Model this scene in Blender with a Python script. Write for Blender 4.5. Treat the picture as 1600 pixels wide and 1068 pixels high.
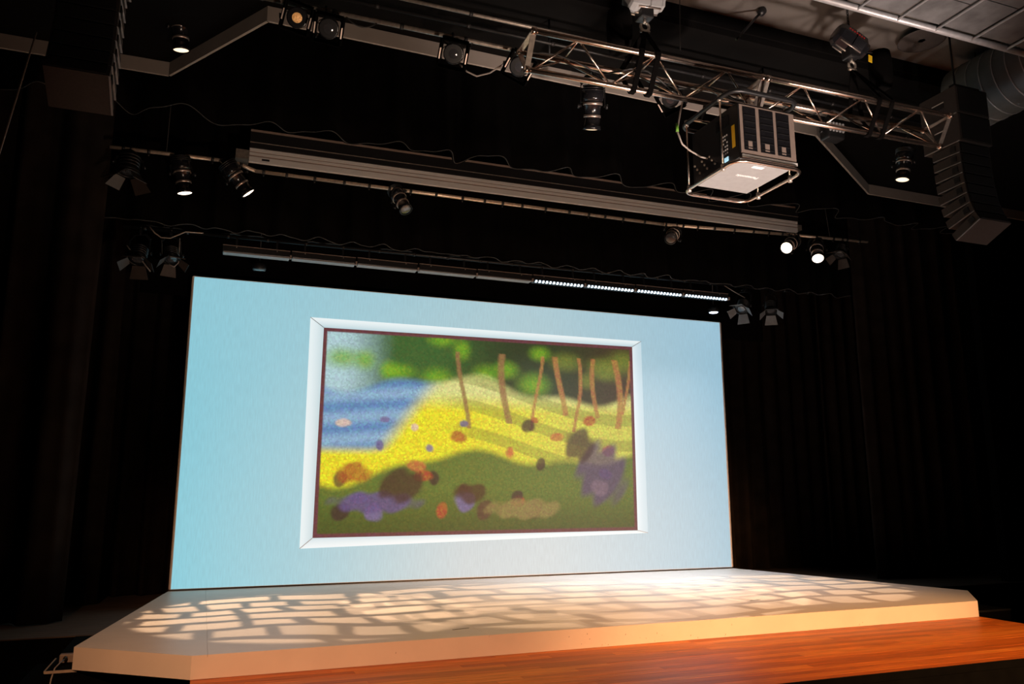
import bpy, bmesh, math, random
from mathutils import Vector, Matrix
random.seed(7)
for o in list(bpy.data.objects): bpy.data.objects.remove(o, do_unlink=True)
scene = bpy.context.scene
C = scene.collection

# ------------------------------------------------------------------ camera
F_PX = 1242.86
EX = Vector((0.934239830, 0.0655443121, 0.350570796))     # world X / Y / Z rows expressed in camera axes (right, down, forward)
EY = Vector((-0.356645014, 0.173136758, 0.918056641))
EZ = Vector((-0.000523300, -0.982714407, 0.185127308))
CAM = Vector((-4.172, -12.0, 1.493))
cam_d = bpy.data.cameras.new('camera'); cam = bpy.data.objects.new('camera', cam_d); C.objects.link(cam)
cam_d.sensor_width = 36; cam_d.lens = F_PX * 36 / 1600; cam_d.clip_end = 200; cam_d.clip_start = 0.05
rt = Vector((EX[0], EY[0], EZ[0])).normalized(); dn = Vector((EX[1], EY[1], EZ[1])); fw = Vector((EX[2], EY[2], EZ[2])).normalized()
up = rt.cross(fw)
M = Matrix.Identity(4)
for i in range(3): M[i][0] = rt[i]; M[i][1] = up[i]; M[i][2] = -fw[i]; M[i][3] = CAM[i]
cam.matrix_world = M
scene.camera = cam

# ------------------------------------------------------------------ view, world
vs = scene.view_settings
vs.view_transform = 'Standard'; vs.look = 'None'; vs.gamma = 1.0; vs.exposure = 0.0; vs.use_curve_mapping = False
w = bpy.data.worlds.new('world'); scene.world = w; w.use_nodes = True
w.node_tree.nodes['Background'].inputs[0].default_value = (0.9, 0.8, 0.75, 1); w.node_tree.nodes['Background'].inputs[1].default_value = 0.0

def ray(p):
    d = Vector(((p[0] - 800) / F_PX, (p[1] - 534) / F_PX, 1.0))
    return Vector((EX.dot(d), EY.dot(d), EZ.dot(d)))
def atY(x, y, Y):
    r = ray((x, y)); return CAM + r * ((Y - CAM.y) / r.y)
def atZ(x, y, Z):
    r = ray((x, y)); return CAM + r * ((Z - CAM.z) / r.z)

# ------------------------------------------------------------------ lamps (light output only; the stage fixtures are built further down)
def spot(name, loc, tgt, energy, col, size, blend=0.5, radius=0.05, gobo=None):
    l = bpy.data.lights.new(name, 'SPOT'); l.energy = energy; l.color = col; l.spot_size = math.radians(size); l.spot_blend = blend
    l.shadow_soft_size = radius
    o = bpy.data.objects.new(name, l); C.objects.link(o); o.location = loc
    zz = (Vector(loc) - Vector(tgt)).normalized(); xx = Vector((1, 0, 0)) - zz * zz.x; xx.normalize(); yy = zz.cross(xx)
    o.rotation_euler = Matrix((xx, yy, zz)).transposed().to_euler()
    if gobo:
        scale, seed, soft, mort = gobo
        l.use_nodes = True; nt = l.node_tree; N = nt.nodes; L = nt.links
        em = N['Emission']
        tc = N.new('ShaderNodeTexCoord'); sep = N.new('ShaderNodeSeparateXYZ'); L.new(tc.outputs['Normal'], sep.inputs[0])
        dx = N.new('ShaderNodeMath'); dx.operation = 'DIVIDE'; L.new(sep.outputs[0], dx.inputs[0]); L.new(sep.outputs[2], dx.inputs[1])
        dy = N.new('ShaderNodeMath'); dy.operation = 'DIVIDE'; L.new(sep.outputs[1], dy.inputs[0]); L.new(sep.outputs[2], dy.inputs[1])
        cb = N.new('ShaderNodeCombineXYZ'); L.new(dx.outputs[0], cb.inputs[0]); L.new(dy.outputs[0], cb.inputs[1]); cb.inputs[2].default_value = seed
        nz = N.new('ShaderNodeTexNoise'); nz.inputs['Scale'].default_value = 3.2; nz.inputs['Detail'].default_value = 1.0; L.new(cb.outputs[0], nz.inputs['Vector'])
        mx = N.new('ShaderNodeMixRGB'); mx.blend_type = 'LINEAR_LIGHT'; mx.inputs[0].default_value = 0.07; L.new(cb.outputs[0], mx.inputs[1]); L.new(nz.outputs['Color'], mx.inputs[2])
        br = N.new('ShaderNodeTexBrick'); br.inputs['Scale'].default_value = scale
        br.inputs['Color1'].default_value = (1, 1, 1, 1); br.inputs['Color2'].default_value = (0.75, 0.75, 0.75, 1); br.inputs['Mortar'].default_value = (0, 0, 0, 1)
        br.inputs['Mortar Size'].default_value = mort; br.inputs['Mortar Smooth'].default_value = soft
        br.inputs['Brick Width'].default_value = 0.5; br.inputs['Row Height'].default_value = 0.42
        br.offset = 0.4; br.squash = 1.7; br.squash_frequency = 3
        L.new(mx.outputs[0], br.inputs['Vector'])
        L.new(br.outputs['Color'], em.inputs['Color']); em.inputs['Strength'].default_value = 1.0
        m2 = N.new('ShaderNodeMixRGB'); m2.blend_type = 'MULTIPLY'; m2.inputs[0].default_value = 1.0
        L.new(br.outputs['Color'], m2.inputs[1]); m2.inputs[2].default_value = (*col, 1); L.new(m2.outputs[0], em.inputs['Color'])
        l.color = (1, 1, 1)
    return o
def area(name, loc, tgt, sx, sy, energy, col, spread=120):
    l = bpy.data.lights.new(name, 'AREA'); l.shape = 'RECTANGLE'; l.size = sx; l.size_y = sy; l.energy = energy; l.color = col; l.spread = math.radians(spread)
    o = bpy.data.objects.new(name, l); C.objects.link(o); o.location = loc
    o.rotation_euler = (Vector(tgt) - Vector(loc)).to_track_quat('-Z', 'Y').to_euler()
    return o
WARM = (1.0, 0.68, 0.42); AMBER = (1.0, 0.50, 0.20)
# breakup patterns from the lit ellipsoidals on the first electric
spot('gobo_beam', atY(289, 303, -1.4), (-3.15, -2.55, .2), 1650, WARM, 37, .15, .03, (4.6, 0.3, 0.5, .085))
spot('gobo_beam', atY(389, 303, -1.4), (-0.75, -2.5, .2), 1500, WARM, 36, .15, .03, (4.6, 1.7, 0.4, .08))
spot('gobo_beam', atY(1217, 399, -1.4), (1.5, -2.6, .2), 1050, WARM, 35, .15, .01, (4.6, 2.9, 0.05, .06))
spot('gobo_beam', atY(1280, 417, -1.4), (3.6, -2.5, .2), 1050, WARM, 34, .15, .01, (4.4, 4.1, 0.05, .06))
# front wash from the ellipsoidals hung above the apron
spot('front_wash', atY(283, 78, -2.9), (-4.6, -3.0, .0), 160, (1, .62, .38), 60, .9, .06)
spot('front_wash', atY(924, 200, -4.6), (0.6, -4.8, .0), 200, AMBER, 60, .9, .06)
spot('front_wash', atY(1410, 286, -4.6), (2.6, -4.7, .0), 300, AMBER, 62, .9, .06)
# spotlights from the front of house, crossing the audience
spot('front_of_house_wash', (3.5, -15.5, 3.0), (2.4, -4.3, .1), 8200, (1.0, .50, .20), 38, .95, .1)
spot('front_of_house_wash', (-6.0, -14.0, 5.4), (-2.0, -3.6, .1), 3500, (1.0, .49, .24), 42, .95, .1)
# unseen fill lamps added near the floor to brighten truss, projector and soffit
spot('fill_light', (1.2, -9.2, -0.9), (0.9, -6.0, 5.2), 2700, (1.0, .80, .70), 42, .7, .2)
spot('fill_light', (5.0, -9.5, -0.9), (5.0, -2.8, 6.4), 280, (1.0, .88, .80), 52, 1.0, .2)
spot('fill_light', (-2.2, -10.2, -0.9), (-.8, -2.8, 6.4), 1000, (1.0, .74, .56), 72, 1.0, .2)
for k in range(4):
    a = 0.462 + 0.932 * k
    area('batten_output', (a + .466, -.66, 4.735), (a + .466, -1.0, .19), .9, .05, 15, (.72, .86, 1.0), 75)

# ------------------------------------------------------------------ materials
def mat(name, col, rough=.6, metal=0.0, var=.15, scale=8.0, bump=0.0, emit=None, spec=.5, stretch=None, clear=0):
    m = bpy.data.materials.new(name); m.use_nodes = True; nt = m.node_tree; N = nt.nodes; L = nt.links
    b = N['Principled BSDF']; b.inputs['Roughness'].default_value = rough; b.inputs['Metallic'].default_value = metal
    b.inputs['Specular IOR Level'].default_value = spec
    if clear: b.inputs['Coat Weight'].default_value = clear
    tc = N.new('ShaderNodeTexCoord'); mp = N.new('ShaderNodeMapping'); L.new(tc.outputs['Object'], mp.inputs[0])
    if stretch: mp.inputs['Scale'].default_value = stretch
    nz = N.new('ShaderNodeTexNoise'); nz.inputs['Scale'].default_value = scale; nz.inputs['Detail'].default_value = 5; L.new(mp.outputs[0], nz.inputs['Vector'])
    rp = N.new('ShaderNodeValToRGB'); L.new(nz.outputs['Fac'], rp.inputs[0])
    rp.color_ramp.elements[0].position = .3; rp.color_ramp.elements[1].position = .7
    rp.color_ramp.elements[0].color = (*[c * (1 - var) for c in col], 1); rp.color_ramp.elements[1].color = (*[min(1, c * (1 + var)) for c in col], 1)
    L.new(rp.outputs[0], b.inputs['Base Color'])
    if bump:
        bp = N.new('ShaderNodeBump'); bp.inputs['Strength'].default_value = bump; bp.inputs['Distance'].default_value = .01
        L.new(nz.outputs['Fac'], bp.inputs['Height']); L.new(bp.outputs[0], b.inputs['Normal'])
    if emit:
        b.inputs['Emission Color'].default_value = (*emit[0], 1); b.inputs['Emission Strength'].default_value = emit[1]
    return m
MT = {}
MT['black_metal'] = mat('black_metal', (.012, .012, .013), .38, 0, .2, 30)
MT['black_gloss'] = mat('black_gloss', (.010, .010, .012), .2, 0, .2, 30)
MT['matt_black'] = mat('matt_black', (.002, .0019, .0019), .95, 0, .3, 6, spec=.06)
MT['velour'] = mat('velour', (.0026, .0022, .0021), .98, 0, .35, 3, spec=.05)
MT['velour_hem_lit'] = mat('velour_hem_lit', (.05, .05, .05), .8, 0, .3, 12)  # grey paints in the light caught along the curtain hems
MT['alu'] = mat('aluminium', (.78, .62, .53), .27, 1, .08, 40)
MT['alu_matt'] = mat('aluminium_matt', (.80, .78, .76), .4, .25, .08, 30, stretch=(.2, 5, 5))
MT['steel'] = mat('galvanised_steel', (.55, .48, .42), .4, .8, .2, 25)
MT['grey_plastic'] = mat('grey_plastic', (.30, .30, .305), .5, 0, .05, 20)
MT['taupe_plastic'] = mat('taupe_plastic', (.26, .20, .17), .5, 0, .08, 20)
MT['white_paint'] = mat('white_paint', (.80, .70, .62), .42, 0, .04, 3, spec=.4)
MT['plaster'] = mat('plaster', (.30, .26, .23), .9, 0, .06, 4)
MT['dark_plaster'] = mat('dark_plaster', (.003, .0026, .0025), .95, 0, .2, 4, spec=.1)
MT['grey_panel'] = mat('grey_panel', (.11, .11, .115), .7, .1, .35, 5)
MT['grey_tube'] = mat('grey_tube', (.42, .42, .44), .4, .4, .1, 20)
MT['duct'] = mat('duct_metal', (.19, .195, .195), .5, .5, .1, 6)
MT['black_boards'] = mat('black_boards', (.085, .058, .043), .75, 0, .5, 6, .3, stretch=(.3, 4, 1))
MT['speaker'] = mat('speaker_paint', (.045, .036, .033), .65, 0, .15, 60, .1)
MT['grille'] = mat('speaker_grille', (.010, .009, .009), .8, 0, .3, 80)
MT['cable'] = mat('black_cable', (.015, .014, .014), .5, 0, .2, 20)
MT['cable_grey'] = mat('grey_cable', (.35, .30, .27), .5, 0, .2, 20)
MT['silver'] = mat('silver_band', (.55, .45, .40), .35, .8, .1, 20)
MT['lens_dark'] = mat('lens_dark', (.05, .05, .055), .08, 0, .1, 20, clear=1)
MT['lens_lit'] = mat('lens_lit', (.9, .85, .8), .2, 0, .05, 20, emit=((1, .80, .60), 5))
MT['lens_dim'] = mat('lens_dim', (.9, .85, .8), .2, 0, .05, 20, emit=((1, .68, .36), .75))
MT['lens_mid'] = mat('lens_mid', (.9, .85, .8), .2, 0, .05, 20, emit=((1, .74, .48), 1.6))
MT['lens_cool'] = mat('lens_cool', (.9, .9, .9), .2, 0, .05, 20, emit=((.66, .80, 1), 6))
MT['lens_amber'] = mat('lens_amber', (.5, .28, .12), .25, .3, .5, 60, .6, emit=((1, .42, .12), .28))
MT['led'] = mat('led_cell', (.8, .9, 1), .2, 0, .05, 20, emit=((.70, .86, 1), 2.2))
MT['led_off'] = mat('led_strip_off', (.30, .29, .29), .3, 0, .1, 20)
MT['yellow'] = mat('yellow_sticker', (.9, .55, .02), .5, 0, .05, 20)
MT['white_ink'] = mat('white_ink', (.85, .85, .87), .5, 0, .03, 20)
MT['red_ink'] = mat('red_ink', (.30, .015, .015), .5, 0, .1, 20)
MT['green'] = mat('green_tape', (.12, .30, .03), .5, 0, .1, 20)
MT['screen_btn'] = mat('indicator', (.5, .8, .9), .4, 0, .05, 20, emit=((.5, .85, 1), .8))
MT['door_paint'] = mat('door_paint', (.05, .038, .032), .5, 0, .1, 20)
MT['door_grey'] = mat('door_grey', (.16, .17, .18), .5, 0, .1, 20)
MT['pipe_steel'] = mat('pipe_steel', (.80, .62, .48), .35, .6, .15, 25)
MT['ceiling_paint'] = mat('ceiling_paint', (.10, .088, .08), .9, 0, .06, 4)
MT['velour_lit'] = mat('velour_lit', (.021, .016, .014), .95, 0, .35, 3, spec=.05)  # lighter warm copy of velour, painting lamplight into the side curtains and backdrop
MT['nosing'] = mat('nosing', (.45, .36, .29), .4, 0, .1, 20)

def wood_mat(k, col):
    return mat('stage_wood', col, .42, 0, .38, 7, .06, stretch=(.35, 9, 1), spec=.22)
WOODS = [wood_mat(i, c) for i, c in enumerate([(.66, .17, .022), (.56, .13, .017), (.72, .21, .03), (.47, .105, .014)])]

# ------------------------------------------------------------------ mesh helpers
class MB:
    def __init__(s): s.v = []; s.f = []; s.smooth = set()
    def add(s, vs, fs, smooth=False):
        n = len(s.v); s.v += [tuple(v) for v in vs]
        for f in fs:
            if smooth: s.smooth.add(len(s.f))
            s.f.append(tuple(i + n for i in f))
        return s
    def box(s, a, b, rot=None, piv=None):
        (x0, y0, z0), (x1, y1, z1) = a, b
        V = [Vector(p) for p in ((x0, y0, z0), (x1, y0, z0), (x1, y1, z0), (x0, y1, z0), (x0, y0, z1), (x1, y0, z1), (x1, y1, z1), (x0, y1, z1))]
        if rot is not None:
            pv = Vector(piv) if piv is not None else sum(V, Vector()) / 8
            V = [pv + rot @ (v - pv) for v in V]
        return s.add(V, [(0, 3, 2, 1), (4, 5, 6, 7), (0, 1, 5, 4), (1, 2, 6, 5), (2, 3, 7, 6), (3, 0, 4, 7)])
    def cbox(s, a, b, c):      # chamfered box
        (x0, y0, z0), (x1, y1, z1) = a, b
        bm = bmesh.new(); bmesh.ops.create_cube(bm, size=1)
        for v in bm.verts: v.co = Vector(((x0 + x1) / 2 + v.co.x * (x1 - x0), (y0 + y1) / 2 + v.co.y * (y1 - y0), (z0 + z1) / 2 + v.co.z * (z1 - z0)))
        bmesh.ops.bevel(bm, geom=list(bm.edges), offset=c, segments=2, profile=.5, affect='EDGES')
        bm.verts.index_update()
        s.add([v.co.copy() for v in bm.verts], [[v.index for v in f.verts] for f in bm.faces]); bm.free(); return s
    def lathe(s, o, d, prof, seg=18, cap=True, smooth=True):
        o = Vector(o); d = Vector(d).normalized(); a = d.orthogonal().normalized(); b = d.cross(a)
        V = []; Fs = []
        for t, r in prof:
            for k in range(seg):
                th = 2 * math.pi * k / seg
                V.append(o + d * t + (a * math.cos(th) + b * math.sin(th)) * r)
        n = len(prof)
        for i in range(n - 1):
            for k in range(seg):
                k2 = (k + 1) % seg
                Fs.append((i * seg + k, i * seg + k2, (i + 1) * seg + k2, (i + 1) * seg + k))
        s.add(V, Fs, smooth)
        if cap:
            m = len(s.v) - len(V)
            s.f.append(tuple(m + k for k in reversed(range(seg)))); s.f.append(tuple(m + (n - 1) * seg + k for k in range(seg)))
        return s
    def tube(s, pts, r, seg=10, cap=True, closed=False):
        P = [Vector(p) for p in pts]; n = len(P); V = []; Fs = []
        ref = None
        for i, p in enumerate(P):
            if closed: t = (P[(i + 1) % n] - P[i - 1]).normalized()
            else: t = (P[min(i + 1, n - 1)] - P[max(i - 1, 0)]).normalized()
            if ref is None: ref = t.orthogonal().normalized()
            a = (ref - t * ref.dot(t))
            a = a.normalized() if a.length > 1e-5 else t.orthogonal().normalized()
            ref = a; b = t.cross(a)
            for k in range(seg):
                th = 2 * math.pi * k / seg; V.append(p + (a * math.cos(th) + b * math.sin(th)) * r)
        for i in range(n if closed else n - 1):
            j = (i + 1) % n
            for k in range(seg):
                k2 = (k + 1) % seg; Fs.append((i * seg + k, i * seg + k2, j * seg + k2, j * seg + k))
        s.add(V, Fs, True)
        if cap and not closed:
            m = len(s.v) - len(V)
            s.f.append(tuple(m + k for k in reversed(range(seg)))); s.f.append(tuple(m + (n - 1) * seg + k for k in range(seg)))
        return s
    def bar(s, p, q, wdt, thk, side):    # flat bar from p to q; width along side
        p = Vector(p); q = Vector(q); t = (q - p).normalized(); a = Vector(side); a = (a - t * a.dot(t)).normalized(); b = t.cross(a)
        V = []
        for e in (p, q):
            for sa, sb in ((-1, -1), (1, -1), (1, 1), (-1, 1)): V.append(e + a * sa * wdt / 2 + b * sb * thk / 2)
        return s.add(V, [(3, 2, 1, 0), (4, 5, 6, 7), (0, 1, 5, 4), (1, 2, 6, 5), (2, 3, 7, 6), (3, 0, 4, 7)])
    def prism(s, poly, z0, z1):
        n = len(poly); V = [(x, y, z0) for x, y in poly] + [(x, y, z1) for x, y in poly]
        return s.add(V, [tuple(reversed(range(n))), tuple(range(n, 2 * n))] + [(i, (i + 1) % n, (i + 1) % n + n, i + n) for i in range(n)])
    def plate(s, pts, thk):              # thin plate through a planar polygon
        P = [Vector(p) for p in pts]; nrm = (P[1] - P[0]).cross(P[2] - P[0]).normalized() * thk / 2; n = len(P)
        V = [p - nrm for p in P] + [p + nrm for p in P]
        return s.add(V, [tuple(reversed(range(n))), tuple(range(n, 2 * n))] + [(i, (i + 1) % n, (i + 1) % n + n, i + n) for i in range(n)])
    def build(s, name, m, parent=None, fixn=True):
        me = bpy.data.meshes.new(name); me.from_pydata(s.v, [], s.f); me.update()
        for i in s.smooth:
            if i < len(me.polygons): me.polygons[i].use_smooth = True
        if fixn:
            bm = bmesh.new(); bm.from_mesh(me); bmesh.ops.recalc_face_normals(bm, faces=bm.faces); bm.to_mesh(me); bm.free()
        me.materials.append(MT[m] if isinstance(m, str) else m)
        o = bpy.data.objects.new(name, me); C.objects.link(o)
        if parent:
            o.parent = parent
            g = Vector(parent.location)
            if parent.parent: g = g + Vector(parent.parent.location)
            # geometry is written in world space: shift into the parent's frame
            me.transform(Matrix.Translation(-g))
        return o
def rebase(o, base):
    """put the origin of a one-mesh thing at its base"""
    base = Vector(base); o.data.transform(Matrix.Translation(-base)); o.location = base; return o
def thing(name, loc, label, cat, group=None):
    o = bpy.data.objects.new(name, None); C.objects.link(o); o.location = loc; o.empty_display_size = .1
    o['label'] = label; o['category'] = cat
    if group: o['group'] = group
    return o
def tag(o, label, cat, group=None):
    o['label'] = label; o['category'] = cat
    if group: o['group'] = group
    return o
def struct(o, label=None):
    o['kind'] = 'structure'
    if label: o['label'] = label
    return o
def arc(c, a, b, r, t0, t1, n=10):
    c = Vector(c); return [c + Vector(a) * r * math.cos(t0 + (t1 - t0) * i / n) + Vector(b) * r * math.sin(t0 + (t1 - t0) * i / n) for i in range(n + 1)]
def catenary(p, q, sag, n=12):
    p = Vector(p); q = Vector(q); return [p.lerp(q, i / n) - Vector((0, 0, sag * 4 * (i / n) * (1 - i / n))) for i in range(n + 1)]
def srgb(r, g, b):
    f = lambda c: (c / 255 / 12.92) if c <= 10 else ((c / 255 + .055) / 1.055) ** 2.4
    return (f(r), f(g), f(b))

# ================================================================== the room
XL, XR, YB, YF = -11.0, 12.0, 4.0, -19.0
struct(MB().box((XL, -19, -1.2), (XR, 4, -1.1)).build('floor_house', 'dark_plaster'))
up_floor = struct(MB().prism([(XL, -2.08), (-4.17, -2.08), (4.76, -2.08), (XR, -2.08), (XR, YB), (XL, YB)], -1.1, -.012).build('floor_upstage', 'matt_black'))
MB().prism([(XL, -2.08), (XR, -2.08), (XR, YB), (XL, YB)], -.012, 0).build('boards', 'black_boards', up_floor)
struct(MB().box((XL, YB, -1.1), (XR, YB + .1, 9)).build('wall_back', 'matt_black'))
struct(MB().box((XL - .1, YF, -1.1), (XL, YB, 9)).build('wall_left', 'dark_plaster'))
struct(MB().box((XR, YF, -1.1), (XR + .1, YB, 9)).build('wall_right', 'dark_plaster'))
struct(MB().box((XL, YF - .1, -1.1), (XR, YF, 9)).build('wall_front', 'dark_plaster'))
struct(MB().box((XL, -2.05, 8.6), (XR, YB, 8.7)).build('ceiling_stage', 'dark_plaster'))
# ceiling over the apron, following the stepped soffit
SOF = [(XL, -2.11), (-4.90, -2.13), (-3.86, -3.76), (3.70, -3.62), (6.15, -2.12), (XR, -2.10)]
low = [(XL, -5.04)] + SOF + [(XR, -5.04)]
struct(MB().prism(low[::-1], 6.68, 6.78).build('ceiling_apron', 'dark_plaster'))
struct(MB().box((XL, YF, 6.92), (XR, -5.04, 7.0)).build('ceiling_house', 'ceiling_paint'))
struct(MB().box((XL, -5.06, 6.76), (XR, -5.0, 6.95)).build('trim_1', 'dark_plaster'))
fas = MB()
def offset_strip(mb, pts, t, z0, z1):
    for (x0, y0), (x1, y1) in zip(pts, pts[1:]):
        d = Vector((x1 - x0, y1 - y0)).normalized(); n = Vector((-d.y, d.x)) * t
        mb.prism([(x0, y0), (x1, y1), (x1 + n.x, y1 + n.y), (x0 + n.x, y0 + n.y)], z0, z1)
for i, (a, b) in enumerate(zip(SOF, SOF[1:])):
    m = MB(); offset_strip(m, [a, b], .03, 6.50, 6.675)
    struct(m.build('trim_%d' % (i + 2), 'plaster'))
# proscenium side walls and header, all black
struct(MB().box((XL, -2.0, 0), (-7.6, -1.85, 8.6)).build('wall_proscenium_left', 'matt_black'))
struct(MB().box((8.6, -2.0, 0), (XR, -1.85, 8.6)).build('wall_proscenium_right', 'matt_black'))

# ------------------------------------------------------------------ wooden apron
AX0, AX1, AY0, AY1 = -4.17, 4.765, -6.50, -2.08
floor = struct(MB().box((AX0, AY0, -1.1), (AX1, AY1, -.022)).build('floor', 'matt_black'))
y = AY0; row = 0
while y < -4.35:
    x = AX0 - random.uniform(0, 1.6); wd = .098
    while x < AX1:
        ln = random.choice([1.5, 1.8, 2.1, 2.4]); a = max(x, AX0); b = min(x + ln, AX1)
        if b - a > .05:
            dz = random.uniform(-.0012, .0004)
            o = MB().box((a + .0008, y + .001, -.022), (b - .0008, y + wd - .001, dz)).build('plank', random.choice(WOODS), floor)
        x += ln
    y += wd; row += 1
MB().box((AX0, y, -.022), (AX1, AY1, -.001)).build('boards_under_platform', WOODS[0], floor)
MB().box((AX0, AY0 - .03, -.06), (AX1, AY0, 0)).build('nosing', 'matt_black', floor)

# ------------------------------------------------------------------ white stage platform
PZ = .187
plat = thing('stage_platform', (0, -2.4, 0), 'low white painted stage platform with chamfered front corners under the screen', 'platform')
out = [(-4.51, .1), (-5.12, -3.93), (-4.17, -4.70), (4.73, -4.58), (5.53, -3.78), (4.52, .1)]
for i in range(6):
    (x0, y0), (x1, y1) = out[i], out[(i + 1) % 6]
    d = Vector((x1 - x0, y1 - y0)).normalized(); n = Vector((-d.y, d.x)) * .02
    MB().prism([(x0, y0), (x1, y1), (x1 + n.x, y1 + n.y), (x0 + n.x, y0 + n.y)], .002, PZ - .019).build('fascia_board', 'white_paint', plat)
# top sheets with fine joints
def clip(poly, a, b, keep_left=True):
    res = []
    for i in range(len(poly)):
        p, q = Vector(poly[i]), Vector(poly[(i + 1) % len(poly)])
        s1 = (b - a).cross(p - a) if False else (b.x - a.x) * (p.y - a.y) - (b.y - a.y) * (p.x - a.x)
        s2 = (b.x - a.x) * (q.y - a.y) - (b.y - a.y) * (q.x - a.x)
        if not keep_left: s1, s2 = -s1, -s2
        if s1 >= 0: res.append(tuple(p))
        if s1 * s2 < 0: t = s1 / (s1 - s2); res.append(tuple(p.lerp(q, t)))
    return res
xs = [-6, -4.05, -1.6, .85, 3.3, 6]; ysp = [-5, -3.48, -2.26, -1.04, 0.2]
for i in range(5):
    for j in range(4):
        po = [Vector(p).to_tuple() for p in out]
        g = .0009
        po = clip(po, Vector((xs[i] + g, 0)), Vector((xs[i] + g, 1)), False); po = clip(po, Vector((xs[i + 1] - g, 0)), Vector((xs[i + 1] - g, 1)), True) if po else po
        po = clip(po, Vector((0, ysp[j] + g)), Vector((1, ysp[j] + g)), True) if po else po
        po = clip(po, Vector((0, ysp[j + 1] - g)), Vector((1, ysp[j + 1] - g)), False) if po else po
        if len(po) > 2: MB().prism(po, PZ - .019, PZ).build('deck_sheet', 'white_paint', plat)
MB().prism([(-4.4, -.1), (-4.95, -3.88), (-4.1, -4.6), (4.68, -4.5), (5.4, -3.72), (4.45, -.1)], .004, PZ - .021).build('frame', 'matt_black', plat)
for px, py in ((938, 972), (1180, 937), (720, 982)):
    c = atZ(px, py, PZ)
    MB().box((c.x - .09, c.y - .008, PZ), (c.x + .09, c.y + .008, PZ + .0015), Matrix.Rotation(.2, 3, 'Z')).build('scuff_mark', 'cable', plat) if px == 1180 or px == 720 else None

rc = random.Random(21)
for k in range(22):        # small chips and scratches on the front board
    x = rc.choice([rc.uniform(-3.9, 4.5), rc.gauss(0.1, .5)]); y = -4.70 + .12 * (x + 4.17) / 8.9; z = .012 + .12 * rc.random() ** 2; w_, h_ = rc.uniform(.002, .006), rc.uniform(.004, .02)
    MB().plate([(x, y - .0004, z), (x + w_, y - .0004, z), (x + w_ * 1.6, y - .0004, z + h_), (x + w_ * .7, y - .0004, z + h_)], .001).build('paint_chip', 'taupe_plastic', plat)
# side landings with pale nosings, left and right of the platform
for nm, x0, x1, lab in (('L', -5.33, -4.18, 'small black stair landing with pale edge at left end of platform'), ('R', 4.775, 5.75, 'small black stair landing with pale edge at right end of platform')):
    yf = -3.90 if nm == 'L' else -4.2
    st = thing('stage_stairs', ((x0 + x1) / 2, -3, -1.1), lab, 'stairs', 'stairs beside the platform')
    MB().box((x0, yf, -1.1), (x1, -2.09, -.005)).build('landing', 'matt_black', st)
    sgn = -1 if nm == 'L' else 1
    xe = x0 if nm == 'L' else x1
    MB().box((x0, yf - .012, -.022), (x1, yf, .0)).build('front_nosing', 'nosing' if nm == 'L' else 'black_metal', st)
    if nm == 'L': MB().box((xe - .006, yf, -.02), (xe + .006, -3.32, .0)).build('side_nosing', 'nosing', st)
    for k in (1, 2, 3):
        a, b = sorted((xe + sgn * .02, xe + sgn * .30)); a += sgn * .3 * (k - 1); b += sgn * .3 * (k - 1)
        MB().box((a, yf, -1.1), (b, -2.3, -.22 * k)).build('step', 'matt_black', st)
        MB().box((a, yf - .01, -.22 * k - .015), (b, yf, -.22 * k + .003)).build('step_nosing', 'nosing' if nm == 'L' else 'black_metal', st)
c = atZ(104, 1034, .04)
ob = thing('floor_socket_box', (-5.2, -3.55, 0), 'small grey socket box beside platform corner on the left landing', 'socket box')
MB().cbox((-5.27, -3.58, 0), (-5.14, -3.5, .07), .006).build('box', 'taupe_plastic', ob)
MB().lathe((-5.22, -3.58, .04), (0, -1, 0), [(0, .018), (.03, .018), (.035, .015), (.06, .012)], 12).build('plug', 'black_metal', ob)
tag(MB().tube([(-5.22, -3.64, .04), (-5.24, -3.74, .03), (-5.26, -3.86, .01), (-5.27, -3.93, -.06), (-5.30, -3.96, -.4), (-5.36, -3.97, -1.0), (-5.5, -3.9, -1.09)], .006, 8).build('power_cable', 'cable_grey'), 'thin grey power cable drooping over the left stair landing', 'cable')
for px, py, ln in ((1549, 943, .11), (1556, 963, .2)):
    c = atZ(px, py, .02)

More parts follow.
